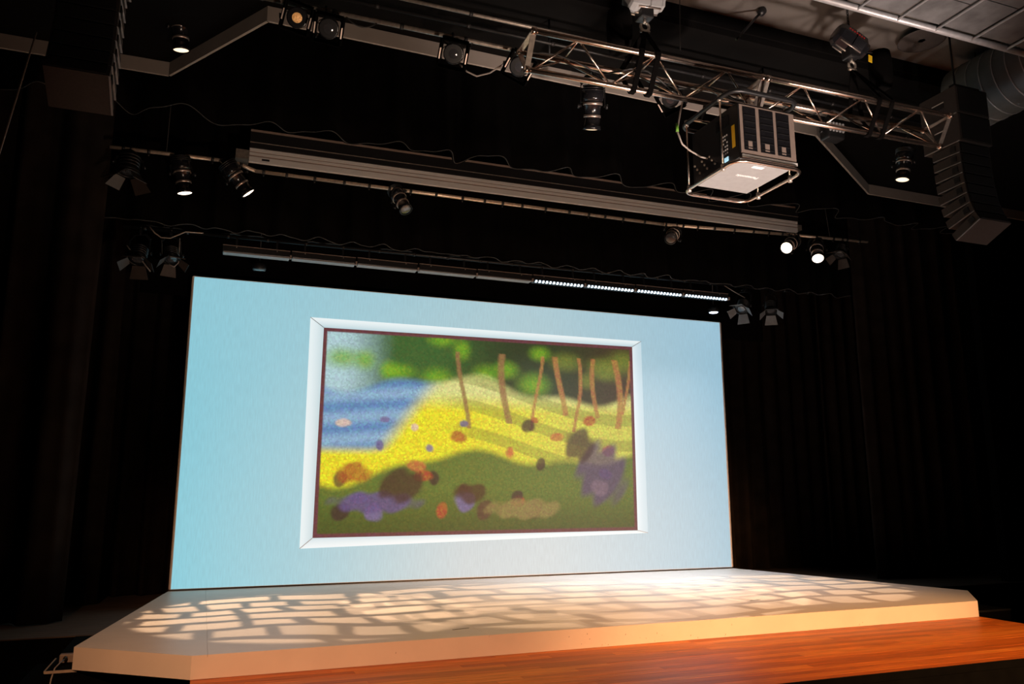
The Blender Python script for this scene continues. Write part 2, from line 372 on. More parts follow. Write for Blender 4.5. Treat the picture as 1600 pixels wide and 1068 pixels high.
# ================================================================== projection screen
SX, SZ0, SZ1 = 4.49, .214, 4.544
scr = thing('projection_screen', (0, 0, PZ), 'large pale blue projection screen showing a framed landscape picture', 'screen')
def emis_mat(name, col, strength, attr=None, weave=False, dabs=False, base=.16):
    m = bpy.data.materials.new(name); m.use_nodes = True; nt = m.node_tree; N = nt.nodes; L = nt.links
    b = N['Principled BSDF']; b.inputs['Roughness'].default_value = .9; b.inputs['Specular IOR Level'].default_value = .1
    b.inputs['Base Color'].default_value = (*(base,) * 3, 1)
    if attr:
        a = N.new('ShaderNodeVertexColor'); a.layer_name = attr; src = a.outputs['Color']
    else:
        a = N.new('ShaderNodeRGB'); a.outputs[0].default_value = (*col, 1); src = a.outputs[0]
    tc = N.new('ShaderNodeTexCoord')
    if weave:
        mp = N.new('ShaderNodeMapping'); mp.inputs['Scale'].default_value = (60, 1, 6); L.new(tc.outputs['Object'], mp.inputs[0])
        nz = N.new('ShaderNodeTexNoise'); nz.inputs['Scale'].default_value = 1.0; nz.inputs['Detail'].default_value = 3; L.new(mp.outputs[0], nz.inputs['Vector'])
        rp = N.new('ShaderNodeMapRange'); rp.inputs[1].default_value = .3; rp.inputs[2].default_value = .7; rp.inputs[3].default_value = .93; rp.inputs[4].default_value = 1.05; L.new(nz.outputs['Fac'], rp.inputs[0])
        mx = N.new('ShaderNodeVectorMath'); mx.operation = 'SCALE'; L.new(src, mx.inputs[0]); L.new(rp.outputs[0], mx.inputs['Scale']); src = mx.outputs[0]
    if dabs:
        vo = N.new('ShaderNodeTexVoronoi'); vo.inputs['Scale'].default_value = 34; L.new(tc.outputs['Object'], vo.inputs['Vector'])
        hs = N.new('ShaderNodeHueSaturation'); sp = N.new('ShaderNodeSeparateColor'); L.new(vo.outputs['Color'], sp.inputs[0])
        r1 = N.new('ShaderNodeMapRange'); r1.inputs[3].default_value = .475; r1.inputs[4].default_value = .525; L.new(sp.outputs[0], r1.inputs[0]); L.new(r1.outputs[0], hs.inputs['Hue'])
        r2 = N.new('ShaderNodeMapRange'); r2.inputs[3].default_value = .84; r2.inputs[4].default_value = 1.14; L.new(sp.outputs[1], r2.inputs[0]); L.new(r2.outputs[0], hs.inputs['Value'])
        L.new(src, hs.inputs['Color']); src = hs.outputs[0]
    L.new(src, b.inputs['Emission Color']); b.inputs['Emission Strength'].default_value = strength
    return m
def color_grid(name, quad, nx, ny, fn, m, parent, y, thick=None):
    """flat grid on the screen plane with one displayed colour per corner; quad = x0, x1, z0, z1 or four corners"""
    V = []; Fs = []; cols = []
    for j in range(ny + 1):
        for i in range(nx + 1):
            u, v = i / nx, j / ny
            if len(quad) == 4 and not isinstance(quad[0], tuple): x = quad[0] + (quad[1] - quad[0]) * u; z = quad[3] + (quad[2] - quad[3]) * v
            else:
                (ax, az), (bx, bz), (cx_, cz), (dx, dz) = quad     # TL TR BR BL
                x = (ax * (1 - u) + bx * u) * (1 - v) + (dx * (1 - u) + cx_ * u) * v; z = (az * (1 - u) + bz * u) * (1 - v) + (dz * (1 - u) + cz * u) * v
            V.append((x, y, z)); cols.append(fn(u, v))
    for j in range(ny):
        for i in range(nx):
            a = j * (nx + 1) + i; Fs.append((a, a + nx + 1, a + nx + 2, a + 1))
    o = MB().add(V, Fs).build(name, m, parent, fixn=False)
    at = o.data.color_attributes.new('shown', 'FLOAT_COLOR', 'POINT')
    for i, c_ in enumerate(cols): at.data[i].color = (*c_, 1)
    return o
MB().box((-SX - .015, .0, SZ0 - .005), (SX + .015, .05, SZ1 + .01)).build('screen_panel', 'white_paint', scr)
MB().box((-SX - .03, .004, PZ + .001), (SX + .03, .055, SZ0 - .004)).build('base_bar', 'black_metal', scr)
for s in (-1, 1): MB().box((s * (SX + .022) - .008, -.006, SZ0), (s * (SX + .022) + .008, .05, SZ1)).build('edge_strip', 'nosing', scr)  # tan colour paints in the warm light on the screen edges
bgA, bgB, bgC, bgD = srgb(150, 208, 224), srgb(176, 214, 224), srgb(160, 202, 222), srgb(196, 216, 222)
def mixc(a, b, t): t = max(0, min(1, t)); return tuple(p * (1 - t) + q * t for p, q in zip(a, b))
def bgcol(u, v):
    t = mixc(mixc(srgb(146, 210, 226), srgb(178, 212, 222), u * 1.8), srgb(158, 202, 224), max(0, (u - .6) * 2.4))
    b_ = mixc(mixc(srgb(142, 216, 232), srgb(200, 218, 224), u * 2.2), srgb(160, 204, 224), max(0, (u - .62) * 2.6))
    return mixc(t, b_, v)
SCRM = emis_mat('screen_background', None, .86, 'shown', weave=True)
color_grid('shown_wall', (-SX, SX, SZ0, SZ1), 24, 12, bgcol, SCRM, scr, -.003)
FRM = emis_mat('screen_frame', None, .95, 'shown')
o_ = [(-2.835, 4.075), (2.83, 4.085), (2.85, .818), (-2.835, .70)]; i_ = [(-2.63, 3.93), (2.648, 3.975), (2.652, .863), (-2.66, .845)]
shade = [((236, 246, 248), (186, 214, 222)), ((196, 220, 230), (226, 240, 246)), ((240, 248, 250), (206, 226, 232)), ((232, 244, 247), (196, 218, 224))]
for k in range(4):
    k2 = (k + 1) % 4; A, B = srgb(*shade[k][0]), srgb(*shade[k][1])
    q = [o_[k], o_[k2], i_[k2], i_[k]]
    color_grid('shown_frame_bar', q, 6, 4, lambda u, v, A=A, B=B: mixc(A, B, v ** 1.5 if v < .8 else v), FRM, scr, -.006)
    p, r = o_[k], i_[k]; d = Vector((r[0] - p[0], r[1] - p[1])).normalized() * .004; n_ = (-d.y, d.x)
    MB().add([(p[0] - n_[0], -.0075, p[1] - n_[1]), (p[0] + n_[0], -.0075, p[1] + n_[1]), (r[0] + n_[0], -.0075, r[1] + n_[1]), (r[0] - n_[0], -.0075, r[1] - n_[1])], [(0, 1, 2, 3)]).build('shown_mitre_line', 'grey_tube', scr, fixn=False)
# the picture shown: a plain stand-in, loose dabs of meadow, water and foliage colours
rd = random.Random(11)
def sstep(a, b, x): t = max(0, min(1, (x - a) / (b - a))); return t * t * (3 - 2 * t)
lime = [(.06 + .93 * k / 15 + rd.uniform(-.03, .03), rd.uniform(.02, .24), rd.uniform(.035, .08), rd.uniform(.05, .10)) for k in range(16)]
trunks = [(.56, .014), (.66, .007), (.74, .012), (.79, .008), (.87, .010), (.93, .014), (.97, .007), (.42, .009)]
dabs = []
for _ in range(30):       # loose wild flower and shrub dabs
    vv = rd.uniform(.42, .90); sc = .35 + vv
    dabs.append((rd.uniform(.05, .96), vv, rd.uniform(.012, .030) * sc, rd.uniform(.02, .045) * sc, rd.choice([(176, 84, 44), (84, 52, 44), (96, 84, 140), (196, 110, 60), (120, 104, 150), (58, 36, 40), (222, 190, 170)])))
dabs += [(.88, .70, .085, .16, (84, 66, 100)), (.80, .55, .05, .09, (60, 40, 44)), (.17, .84, .12, .05, (98, 80, 128)), (.24, .76, .07, .08, (66, 44, 36)), (.62, .88, .12, .05, (140, 124, 70)), (.45, .80, .05, .05, (70, 44, 30)), (.10, .70, .05, .05, (170, 96, 40))]
def artcol(u, v):
    e = min(u * 1.7, (1 - u) * 1.7, v, 1 - v)
    if e < .016: return srgb(104, 56, 62)
    w1 = .03 * math.sin(u * 9 + 1) + .018 * math.sin(u * 23)
    c_ = mixc(srgb(236, 222, 40), srgb(206, 200, 84), sstep(.3, 1, u))
    c_ = mixc(srgb(222, 220, 140), c_, sstep(.28, .40, v))
    band = sstep(.55, .65, math.sin(v * 46 + 5 * math.sin(u * 5)) * .5 + .5) * sstep(.3, .5, u) * .45
    c_ = mixc(c_, srgb(120, 128, 50), band)
    lim = .60 + w1 + .10 * sstep(.45, .0, u)
    c_ = mixc(c_, mixc(srgb(98, 116, 46), srgb(70, 84, 32), sstep(.75, 1, v)), sstep(lim, lim + .05, v))
    wat = sstep(.30, .22, u + (v - .40) * .45) * sstep(.19, .23, v) * sstep(.62, .56, v)
    c_ = mixc(c_, mixc(srgb(96, 140, 186), srgb(140, 176, 206), .5 + .5 * math.sin(v * 60 + u * 8)), wat)
    g = mixc(srgb(176, 208, 214), srgb(60, 98, 44), sstep(.04, .22, u)); g = mixc(g, srgb(46, 60, 34), sstep(.3, .6, u)); g = mixc(g, srgb(66, 56, 38), sstep(.7, .95, u))
    for lx, ly, lr, lh in lime:
        g = mixc(g, srgb(124, 172, 36) if lx < .7 else srgb(120, 130, 50), .8 * sstep(1.1, .1, math.hypot((u - lx) / lr, (v - ly) / lh)))
    fe = .25 + w1 * 1.2 + .05 * sstep(.5, .9, u)
    c_ = mixc(c_, g, sstep(fe + .03, fe - .02, v))
    for tx, tw in trunks:
        q = abs(u - tx - .02 * math.sin(v * 7 + tx * 40)) / tw
        if q < 1 and .08 < v < .43 + .05 * math.sin(tx * 50): c_ = mixc(c_, srgb(176, 120, 66) if tx > .6 else srgb(150, 112, 70), .85 * sstep(1, .5, q))
    for dx, dy, rx, ry, col in dabs:
        q = ((u - dx) / rx) ** 2 + ((v - dy) / ry) ** 2 + .25 * math.sin(u * 90 + v * 40)
        if q < 1.4: c_ = mixc(c_, srgb(*col), .85 * sstep(1.35, .55, q))
    return c_
ART = emis_mat('screen_picture', None, .92, 'shown', dabs=True, base=.06)
color_grid('shown_picture', i_, 230, 140, artcol, ART, scr, -.008)

# ================================================================== curtains
def curtain(name, label, x0, x1, yc, z0, z1, fold=.32, amp=.09, seed=1, hem_var=0.0, group=None, cat='curtain', m='velour', hem=True, seams=(), res=.035, gather=0.0, mat_hem='velour_hem_lit', hem_r=.007):
    r = random.Random(seed); n = max(8, int(abs(x1 - x0) / res))
    ph = [r.uniform(0, 6.28) for _ in range(4)]; zr = 7
    def fy(x, t):
        wob = .6 * math.sin(x * 1.3 + ph[2]) + .4 * math.sin(x * 2.9 + ph[3])
        a = amp * (1 - .35 * t) * (1 + .35 * wob)
        return a * math.sin(2 * math.pi * x / fold + 1.6 * wob + ph[0]) + .35 * a * math.sin(4 * math.pi * x / fold + ph[1] + 2.0 * wob)
    def hz(x): return z0 + hem_var * (math.sin(2 * math.pi * x / (fold * 1.7) + ph[1]) * .5 + .5 * math.sin(2 * math.pi * x / (fold * .9) + ph[2])) if hem_var else z0
    V = []; Fs = []
    for j in range(zr + 1):
        t = j / zr
        for i in range(n + 1):
            x = x0 + (x1 - x0) * i / n; hb = hz(x)
            V.append((x + .02 * math.sin(x * 17 + t * 3), yc + fy(x, t), hb + (z1 - hb) * t))
    for j in range(zr):
        for i in range(n):
            a = j * (n + 1) + i; Fs.append((a, a + 1, a + n + 2, a + n + 1))
    base = Vector(((x0 + x1) / 2, yc, z0))
    root = thing(name, base, label, cat, group)
    ob = MB().add(V, Fs, True).build('cloth', m, root, fixn=False)
    md = ob.modifiers.new('thickness', 'SOLIDIFY'); md.thickness = .008
    if hem:
        pts = [(x0 + (x1 - x0) * i / n, yc + fy(x0 + (x1 - x0) * i / n, 0) - .008, hz(x0 + (x1 - x0) * i / n)) for i in range(n + 1)]
        MB().tube(pts, hem_r, 5).build('hem', mat_hem, root)
    for sx in seams:
        MB().tube([(sx, yc + fy(sx, j / 6) - .014, hz(sx) + (z1 - hz(sx)) * j / 6) for j in range(7)], .006, 5).build('seam', 'velour_hem_lit', root)
    return root
curtain('stage_valance', 'wide black valance with wavy lower hem above the stage opening', -7.6, 8.6, -1.80, 6.19, 8.595, .85, .15, 3, .035, cat='valance', hem_r=.006)
curtain('stage_border', 'black pleated border curtain hanging behind the long silver screen case', -7.2, 6.72, -.86, 5.02, 8.595, .48, .06, 5, .02, cat='border curtain')
curtain('stage_backdrop', 'black pleated backdrop curtain behind the projection screen', -7.4, 9.6, 1.35, .012, 8.595, .36, .07, 8, hem=False, cat='curtain', m='velour_lit')
curtain('screen_border', 'flat black masking border just above the projection screen', -5.2, 5.6, .22, 4.3, 8.595, 1.4, .012, 9, hem=False, cat='border curtain')
curtain('stage_leg_curtain', 'black side curtain nearest the audience at left of platform', -7.55, -5.60, -1.12, .012, 8.595, .5, .10, 12, hem=False, cat='curtain', m='velour_lit')
curtain('stage_leg_curtain', 'black side curtain behind the front one at left of the screen', -7.5, -5.42, .50, .012, 8.595, .34, .08, 14, hem=False, cat='curtain', m='velour_lit')
curtain('stage_leg_curtain', 'black side curtain nearest the audience at right, its edge by the platform', 6.82, 9.4, -.92, .012, 8.595, .42, .10, 16, hem=False, cat='curtain', m='velour_lit')
curtain('stage_leg_curtain', 'black side curtain set further back at right of the screen', 7.35, 9.6, .75, .012, 8.595, .34, .08, 18, hem=False, cat='curtain', m='velour_lit')

# ================================================================== pipes
def pipe(name, label, p, q, r, m, ties=0, cat='pipe', tie_m='cable', ends=True):
    p = Vector(p); q = Vector(q)
    root = thing(name, (p + q) / 2, label, cat)
    MB().tube([p, q], r, 12).build('tube', m, root)
    d = (q - p).normalized()
    for k in range(ties):
        c = p.lerp(q, (k + .5) / ties)
        MB().lathe(c - d * .02, d, [(0, r + .001), (0, r + .006), (.04, r + .006), (.04, r + .001)], 10, cap=False).build('cable_tie', tie_m, root)
    return root
EP = [Vector(p) for p in ((-5.55, -1.4, 5.775), (-4.08, -1.4, 5.80), (-3.80, -1.4, 5.712), (2.5, -1.4, 5.738), (4.95, -1.4, 5.86), (6.75, -1.4, 5.93))]
def e1(x):
    for p, q in zip(EP, EP[1:]):
        if x <= q.x: return p.lerp(q, max(0, (x - p.x) / (q.x - p.x)))
    return EP[-1]
e1o = thing('lighting_pipe', (.6, -1.4, 5.72), 'warm lit lighting pipe running just below the long silver screen case', 'lighting pipe')
for p, q in zip(EP, EP[1:]): MB().tube([p - Vector((.005, 0, 0)), q + Vector((.005, 0, 0))], .025, 12).build('tube', 'pipe_steel', e1o)
for k in range(36):
    x = -5.4 + 12.0 * k / 35 + .05 * math.sin(k * 5); c = e1(x)
    MB().lathe(c - Vector((.018, 0, 0)), (1, 0, 0), [(0, .026), (0, .033), (.036, .033), (.036, .026)], 10, cap=False).build('cable_tie', 'cable', e1o)
    if k % 2: MB().lathe(c - Vector((0, 0, .03)), (0, 0, -1), [(0, .010), (.03, .010)], 8).build('tie_tail', 'cable', e1o)
E2a, E2b = Vector((-5.4, -.66, 4.985)), Vector((6.25, -.66, 5.09))
def e2(x): return E2a.lerp(E2b, (x - E2a.x) / (E2b.x - E2a.x))
pipe('lighting_pipe', 'dark lighting pipe carrying the row of strip battens above the screen', E2a, E2b, .024, 'black_metal', 22, 'lighting pipe')
FP = lambda x: Vector((x, -4.6, 6.225))
pipe('lighting_pipe', 'lighting pipe under the ceiling soffit behind the triangular truss', FP(-4.3), FP(5.4), .025, 'steel', 14, 'lighting pipe')
pipe('ceiling_rail', 'thin upper rail running along the ceiling above the front lighting pipe', (-4.3, -4.78, 6.42), (5.4, -4.78, 6.42), .02, 'steel', 6, 'rail')
pipe('cable_tray', 'dark cable tube between the two front ceiling pipes', (-4.3, -4.70, 6.33), (5.4, -4.70, 6.33), .018, 'black_metal', 10, 'cable tube')
for k, x in enumerate((-3.9, -.9, 2.0, 5.0)):
    tag(MB().tube([(x, -4.6, 6.25), (x, -4.6, 6.68)], .012, 8).build('pipe_hanger', 'black_metal'), 'black drop rod holding the front lighting pipe, number %s from left' % ('one', 'two', 'three', 'four')[k], 'hanger', 'pipe drop rods')
for x, lab in ((-4.9, 'left'), (0.5, 'middle'), (5.9, 'right')):
    if lab != 'middle': tag(MB().tube([e1(x) + Vector((0, 0, .02)), (x, -1.1, 8.6)], .006, 6).build('lift_line', 'cable'), 'thin lift line holding the silver screen case pipe at %s' % lab, 'cable', 'lift lines')
    tag(MB().tube([e2(x) + Vector((0, 0, .02)), (x, -.66, 8.6)], .006, 6).build('lift_line', 'cable'), 'thin lift line holding the strip batten pipe at %s' % lab, 'cable', 'lift lines')

# ------------------------------------------------------------------ retractable screen case
hx0, hx1 = -3.89, 5.12
case = thing('screen_case', (hx0, -1.3, 5.80), 'long retractable screen case with silver lower bar above the stage', 'screen case')
def hbox(nm, ya, yb, za, zb, m, x0=hx0, x1=hx1):
    V = []
    for x in (x0, x1):
        dz = .09 * (x - hx0) / (hx1 - hx0)
        for yy, zz in ((ya, za), (yb, za), (yb, zb), (ya, zb)): V.append((x, yy, zz + dz))
    return MB().add(V, [(0, 1, 2, 3), (7, 6, 5, 4), (0, 4, 5, 1), (1, 5, 6, 2), (2, 6, 7, 3), (3, 7, 4, 0)]).build(nm, m, case)
hbox('upper_box', -1.52, -1.16, 5.985, 6.235, 'black_metal')
hbox('top_lip', -1.535, -1.52, 6.215, 6.24, 'nosing_dark' if 'nosing_dark' in MT else 'taupe_plastic')
hbox('middle_lip', -1.53, -1.515, 6.06, 6.068, 'steel')
hbox('bottom_bar', -1.49, -1.44, 5.80, 5.875, 'alu_matt')
hbox('bar_groove', -1.485, -1.44, 5.875, 5.895, 'taupe_plastic')
hbox('bar_ridge', -1.495, -1.44, 5.895, 5.93, 'alu_matt')
hbox('bar_groove', -1.485, -1.44, 5.93, 5.945, 'taupe_plastic')
hbox('bar_ridge', -1.50, -1.44, 5.945, 5.985, 'alu_matt')
hbox('end_bracket', -1.46, -1.2, 5.86, 5.97, 'steel', hx0 - .17, hx0)
hbox('end_bracket', -1.46, -1.2, 5.86, 5.95, 'steel', hx1, hx1 + .12)
hbox('motor_slot', -1.493, -1.485, 5.83, 5.855, 'black_metal', hx0 + .16, hx0 + .26)
for x in (-3.2, 0.4, 4.2): tag(MB().tube([(x, -1.34, 6.235), (x, -1.34, 8.6)], .008, 6).build('suspension_cable', 'cable'), 'suspension cable above the silver screen case, %s one' % {-3.2: 'left', .4: 'middle', 4.2: 'right'}[x], 'cable', 'screen case cables')

# ================================================================== lighting instruments
def clampset(root, P, top, side, m='black_metal'):
    """C-clamp round a pipe at P, yoke stem from top"""
    P = Vector(P); ax = Vector((0, 1, 0)); upv = Vector((0, 0, 1))
    o = MB().tube(arc(P, ax, upv, .036, -.9, 3.6, 12), .011, 6).build('clamp', m, root)
    MB().box((P.x - .016, P.y - .045, P.z - .075), (P.x + .016, P.y + .045, P.z - .034)).build('clamp_jaw', m, root)
    MB().tube([P - upv * .06, Vector(top)], .011, 8).build('stem', m, root)
    MB().tube([P + ax * .04 - upv * .05, P + ax * .09 - upv * .05], .007, 6).build('clamp_bolt', 'steel', root)
def yoke(root, ctr, d, rad, top, m='black_metal'):
    ctr = Vector(ctr); upv = (Vector(top) - ctr).normalized(); s = d.cross(upv)
    s = s.normalized() if s.length > .08 else Vector((1, 0, 0))
    T = Vector(top); pts = [ctr + s * rad, ctr + s * rad + upv * (T - ctr).length * .72, T + s * rad * .55, T - s * rad * .55, ctr - s * rad + upv * (T - ctr).length * .72, ctr - s * rad]
    mb = MB()
    for p, q in zip(pts, pts[1:]): mb.bar(p, q, .034, .007, d)
    mb.build('yoke', m, root)
    for e in (-1, 1):
        MB().lathe(ctr + s * rad * e - s * e * .01, s * e, [(0, .012), (.02, .012), (.022, .026), (.045, .026)], 10).build('knob', m, root)
def ellipsoidal(label, P, ctr, lens, lit=False, k=1.0, pipe_pt=None, group='ellipsoidal spotlights', lensmat=None):
    """P: pipe point; ctr: middle of the body; lens: a point the barrel points at"""
    ctr = Vector(ctr); d = (Vector(lens) - ctr).normalized()
    root = thing('ellipsoidal_spotlight', P, label, 'stage light', group)
    g = k * 1.22
    MB().lathe(ctr, d, [(-.30 * k, .028 * g), (-.295 * k, .055 * g), (-.24 * k, .06 * g), (-.235 * k, .08 * g), (-.18 * k, .10 * g), (-.09 * k, .106 * g), (-.05 * k, .092 * g)], 20).build('lamp_house', 'black_gloss', root)
    for t in (-.23, -.205, -.18): MB().lathe(ctr, d, [(t * k, .085 * g), (t * k, .108 * g), ((t + .008) * k, .108 * g), ((t + .008) * k, .085 * g)], 20, cap=False).build('cooling_fin', 'black_metal', root)
    MB().lathe(ctr, d, [(-.05 * k, .088 * g), (.0, .088 * g), (.005 * k, .078 * g), (.22 * k, .078 * g), (.222 * k, .088 * g), (.27 * k, .088 * g), (.27 * k, .078 * g)], 20, cap=False).build('barrel', 'black_gloss', root)
    MB().lathe(ctr, d, [(-.04 * k, .0885 * g), (-.04 * k, .094 * g), (-.01 * k, .094 * g), (-.01 * k, .0885 * g)], 20, cap=False).build('band', 'silver', root)
    MB().lathe(ctr, d, [(.10 * k, .078 * g), (.10 * k, .083 * g), (.13 * k, .083 * g), (.13 * k, .078 * g)], 20, cap=False).build('band', 'silver', root)
    MB().lathe(ctr, d, [(.258 * k, .077 * g), (.264 * k, .065 * g), (.27 * k, .04 * g), (.272 * k, .01 * g)], 18).build('lens', lensmat or ('lens_lit' if lit else 'lens_dark'), root)
    a = d.orthogonal().normalized(); b = d.cross(a)
    MB().tube([ctr - d * .05 * k + b * .1 * k, ctr - d * .05 * k + b * .16 * k], .008 * k, 6).build('shutter_handle', 'black_metal', root)
    top = Vector(P) - Vector((0, 0, .13 * k)) if (Vector(P) - ctr).length > .2 else Vector(P) - Vector((0, 0, .08))
    yoke(root, ctr, d, .142 * k, top); clampset(root, P, top, d)
    return root
def fresnel(label, P, ctr, tgt, lit=False, k=1.0, doors=True, group='barn door spotlights', door_m='door_paint', open_=.75):
    ctr = Vector(ctr); d = (Vector(tgt) - ctr).normalized()
    root = thing('fresnel_spotlight', P, label, 'stage light', group)
    MB().lathe(ctr, d, [(-.15 * k, .04 * k), (-.145 * k, .08 * k), (-.12 * k, .105 * k), (.06 * k, .11 * k), (.065 * k, .125 * k), (.1 * k, .125 * k), (.1 * k, .1 * k)], 20).build('housing', 'black_metal', root)
    for t in (-.1, -.06, -.02, .02): MB().lathe(ctr, d, [(t * k, .1 * k), (t * k, .122 * k), ((t + .01) * k, .122 * k), ((t + .01) * k, .1 * k)], 20, cap=False).build('cooling_fin', 'black_metal', root)
    MB().lathe(ctr, d, [(.098 * k, .098 * k), (.106 * k, .07 * k), (.11 * k, .02 * k)], 18).build('lens', 'lens_lit' if lit else 'lens_dark', root)
    a = Vector((0, 0, 1)) - d * d.z; a = a.normalized() if a.length > .1 else d.orthogonal().normalized(); b = d.cross(a)
    if doors:
        MB().lathe(ctr, d, [(.1 * k, .12 * k), (.1 * k, .135 * k), (.125 * k, .135 * k), (.125 * k, .12 * k)], 20, cap=False).build('door_ring', 'black_metal', root)
        for i, (u, v_, wn, wf) in enumerate(((a, b, .09, .13), (-a, b, .09, .13), (b, a, .07, .10), (-b, a, .07, .10))):
            h = ctr + d * .128 * k + u * .118 * k; o2 = (d * math.cos(open_) + u * math.sin(open_)).normalized() * (.2 if i < 2 else .17) * k
            MB().plate([h - v_ * wn * k, h + v_ * wn * k, h + v_ * wf * k + o2, h - v_ * wf * k + o2], .004).build('barn_door', door_m, root)
    top = Vector(P) - Vector((0, 0, .11 * k)) if (Vector(P) - ctr).length > .2 else Vector(P) - Vector((0, 0, .07))
    yoke(root, ctr, d, .15 * k, top); clampset(root, P, top, d)
    return root
def parcan(label, P, ctr, tgt, lensm='lens_dark', k=1.0, roll=0.0):
    ctr = Vector(ctr); d = (Vector(tgt) - ctr).normalized()
    root = thing('par_spotlight', P, label, 'stage light', 'square framed spotlights on the front pipe')
    MB().lathe(ctr, d, [(-.2 * k, .03 * k), (-.195 * k, .06 * k), (-.12 * k, .075 * k), (-.05 * k, .12 * k), (.10 * k, .125 * k), (.1 * k, .11 * k)], 20).build('can', 'black_gloss', root)
    MB().lathe(ctr, d, [(.085 * k, .112 * k), (.098 * k, .08 * k), (.104 * k, .02 * k)], 20).build('lens', lensm, root)
    a = d.orthogonal().normalized(); a = Matrix.Rotation(roll, 3, d) @ a; b = d.cross(a); fr = MB(); h = .16 * k
    cs = [ctr + d * .125 * k + a * sa * h + b * sb * h for sa, sb in ((-1, -1), (1, -1), (1, 1), (-1, 1))]
    for i in range(4): fr.bar(cs[i], cs[(i + 1) % 4], .05 * k, .014 * k, (cs[(i + 2) % 4] - cs[(i + 1) % 4]))
    fr.build('colour_frame', 'matt_black', root)
    hood = MB()
    for i in range(4):
        hood.plate([cs[i] + d * .0, cs[(i + 1) % 4], cs[(i + 1) % 4] + d * .12 * k, cs[i] + d * .12 * k], .004)
    hood.build('hood', 'matt_black', root)
    for i in (0, 2): MB().bar(cs[i].lerp(cs[(i + 1) % 4], .3) + d * .121 * k, cs[i].lerp(cs[(i + 1) % 4], .7) + d * .121 * k, .012, .004, a + b).build('clip', 'silver', root)
    top = Vector(P) - Vector((0, 0, .09 * k)); yoke(root, ctr, d, .17 * k, top); clampset(root, P, top, d)
    return root
Y1 = -1.42
def pt(x, y, Y): return atY(x, y, Y)
def on_e1(px, py): c = pt(px, py, -1.4); return e1(c.x)
# first electric
fresnel('black barn door spotlight hanging at far left end of the warm lit pipe', on_e1(205, 235), pt(202, 257, Y1), pt(188, 340, Y1 - .05), k=1.05)
ellipsoidal('lit spotlight hanging straight down, left of the silver screen case', on_e1(283, 240), pt(285, 272, Y1), pt(289, 303, Y1 + .02), True, .95)
ellipsoidal('lit spotlight tilted right beside left end of silver screen case', on_e1(362, 252), pt(370, 277, Y1), pt(389, 303, Y1 + .02), True, .95)
ellipsoidal('unlit spotlight hanging below the left half of the silver screen case', on_e1(616, 295), pt(625, 311, Y1), pt(640, 337, Y1 - .2), False, .9)
ellipsoidal('unlit spotlight hanging below right part of the silver screen case', on_e1(1056, 352), pt(1051, 367, Y1), pt(1042, 382, Y1 - .45), False, .95)
ellipsoidal('lit spotlight tilted left near right end of silver screen case', on_e1(1240, 368), pt(1235, 381, Y1), pt(1217, 399, Y1 - .35), True)
ellipsoidal('lit spotlight hanging straight down at right end of pipe', on_e1(1275, 372), pt(1276, 390, Y1), pt(1280, 417, Y1 - .25), True)
fresnel('unlit barn door spotlight at far right end of the warm lit pipe', on_e1(1315, 377), pt(1314, 392, Y1), pt(1302, 430, Y1 - .1), k=.85)
# second electric
def on_e2(px, py): c = pt(px, py, -.66); return e2(c.x)
fresnel('dark barn door spotlight leaning left above left side curtain', on_e2(220, 360), pt(217, 397, -.7), pt(206, 440, -.9), k=.9)
fresnel('dark barn door spotlight with looped cable beside top left screen corner', on_e2(268, 362), pt(268, 398, -.7), pt(272, 440, -.9), k=.8)
fresnel('dark barn door spotlight with pale flaps nearest top right screen corner', on_e2(1163, 450), pt(1160, 478, -.7), pt(1148, 512, -.9), k=.85, door_m='door_grey')
fresnel('dark barn door spotlight with grey flaps, second from top right screen corner', on_e2(1205, 452), pt(1204, 480, -.7), pt(1208, 515, -.9), k=.85, door_m='door_grey')
# front pipe
def on_fp(px): return FP(pt(px, 100, -4.6).x)
parcan('square framed spotlight with amber glowing lens, first on the front pipe', on_fp(462), pt(465, 27, -4.7), pt(452, 38, -5.6), 'lens_amber', .8, .5)
parcan('square framed unlit spotlight beside the amber one on the front pipe', on_fp(505), pt(514, 43, -4.7), pt(506, 66, -5.4), 'lens_dark', .8, .6)
parcan('square framed unlit spotlight with cable, midway along the soffit', on_fp(706), pt(709, 82, -4.7), pt(704, 105, -5.3), 'lens_dark', .85, .6)
parcan('square framed unlit spotlight beside left end of the truss', on_fp(814), pt(812, 102, -4.7), pt(806, 128, -5.3), 'lens_dark', .85, .3)
ellipsoidal('large dimly lit spotlight pointing down below the truss', on_fp(926), pt(926, 166, -4.62), pt(924, 206, -4.52), True, .95, lensmat='lens_dim')
parcan('square framed unlit spotlight half hidden behind the middle of the truss', on_fp(1047), pt(1048, 152, -4.7), pt(1046, 190, -5.2), 'lens_dark', .8, .3)
ellipsoidal('lit spotlight hanging below right end of the truss', on_fp(1411), pt(1412, 256, -4.62), pt(1409, 292, -4.6), True, .85, lensmat='lens_mid')
# spotlight hanging at the soffit, upper left
pA = pt(280, 22, -2.9)
pipe('lighting_pipe', 'short black lighting pipe at upper left below the ceiling', (pA.x - .8, -2.9, pA.z), (pA.x + .8, -2.9, pA.z), .024, 'black_metal', 3, 'lighting pipe')
for s in (-1, 1): tag(MB().tube([(pA.x + s * .6, -2.9, pA.z + .02), (pA.x + s * .6, -2.9, 6.68)], .01, 6).build('pipe_hanger', 'black_metal'), 'black drop rod of short upper left pipe, %s end' % ('left' if s < 0 else 'right'), 'hanger', 'pipe drop rods')
ellipsoidal('lit spotlight hanging alone at upper left below the soffit', pA, pt(282, 46, -2.92), pt(283, 78, -2.88), True, .9, lensmat='lens_mid')
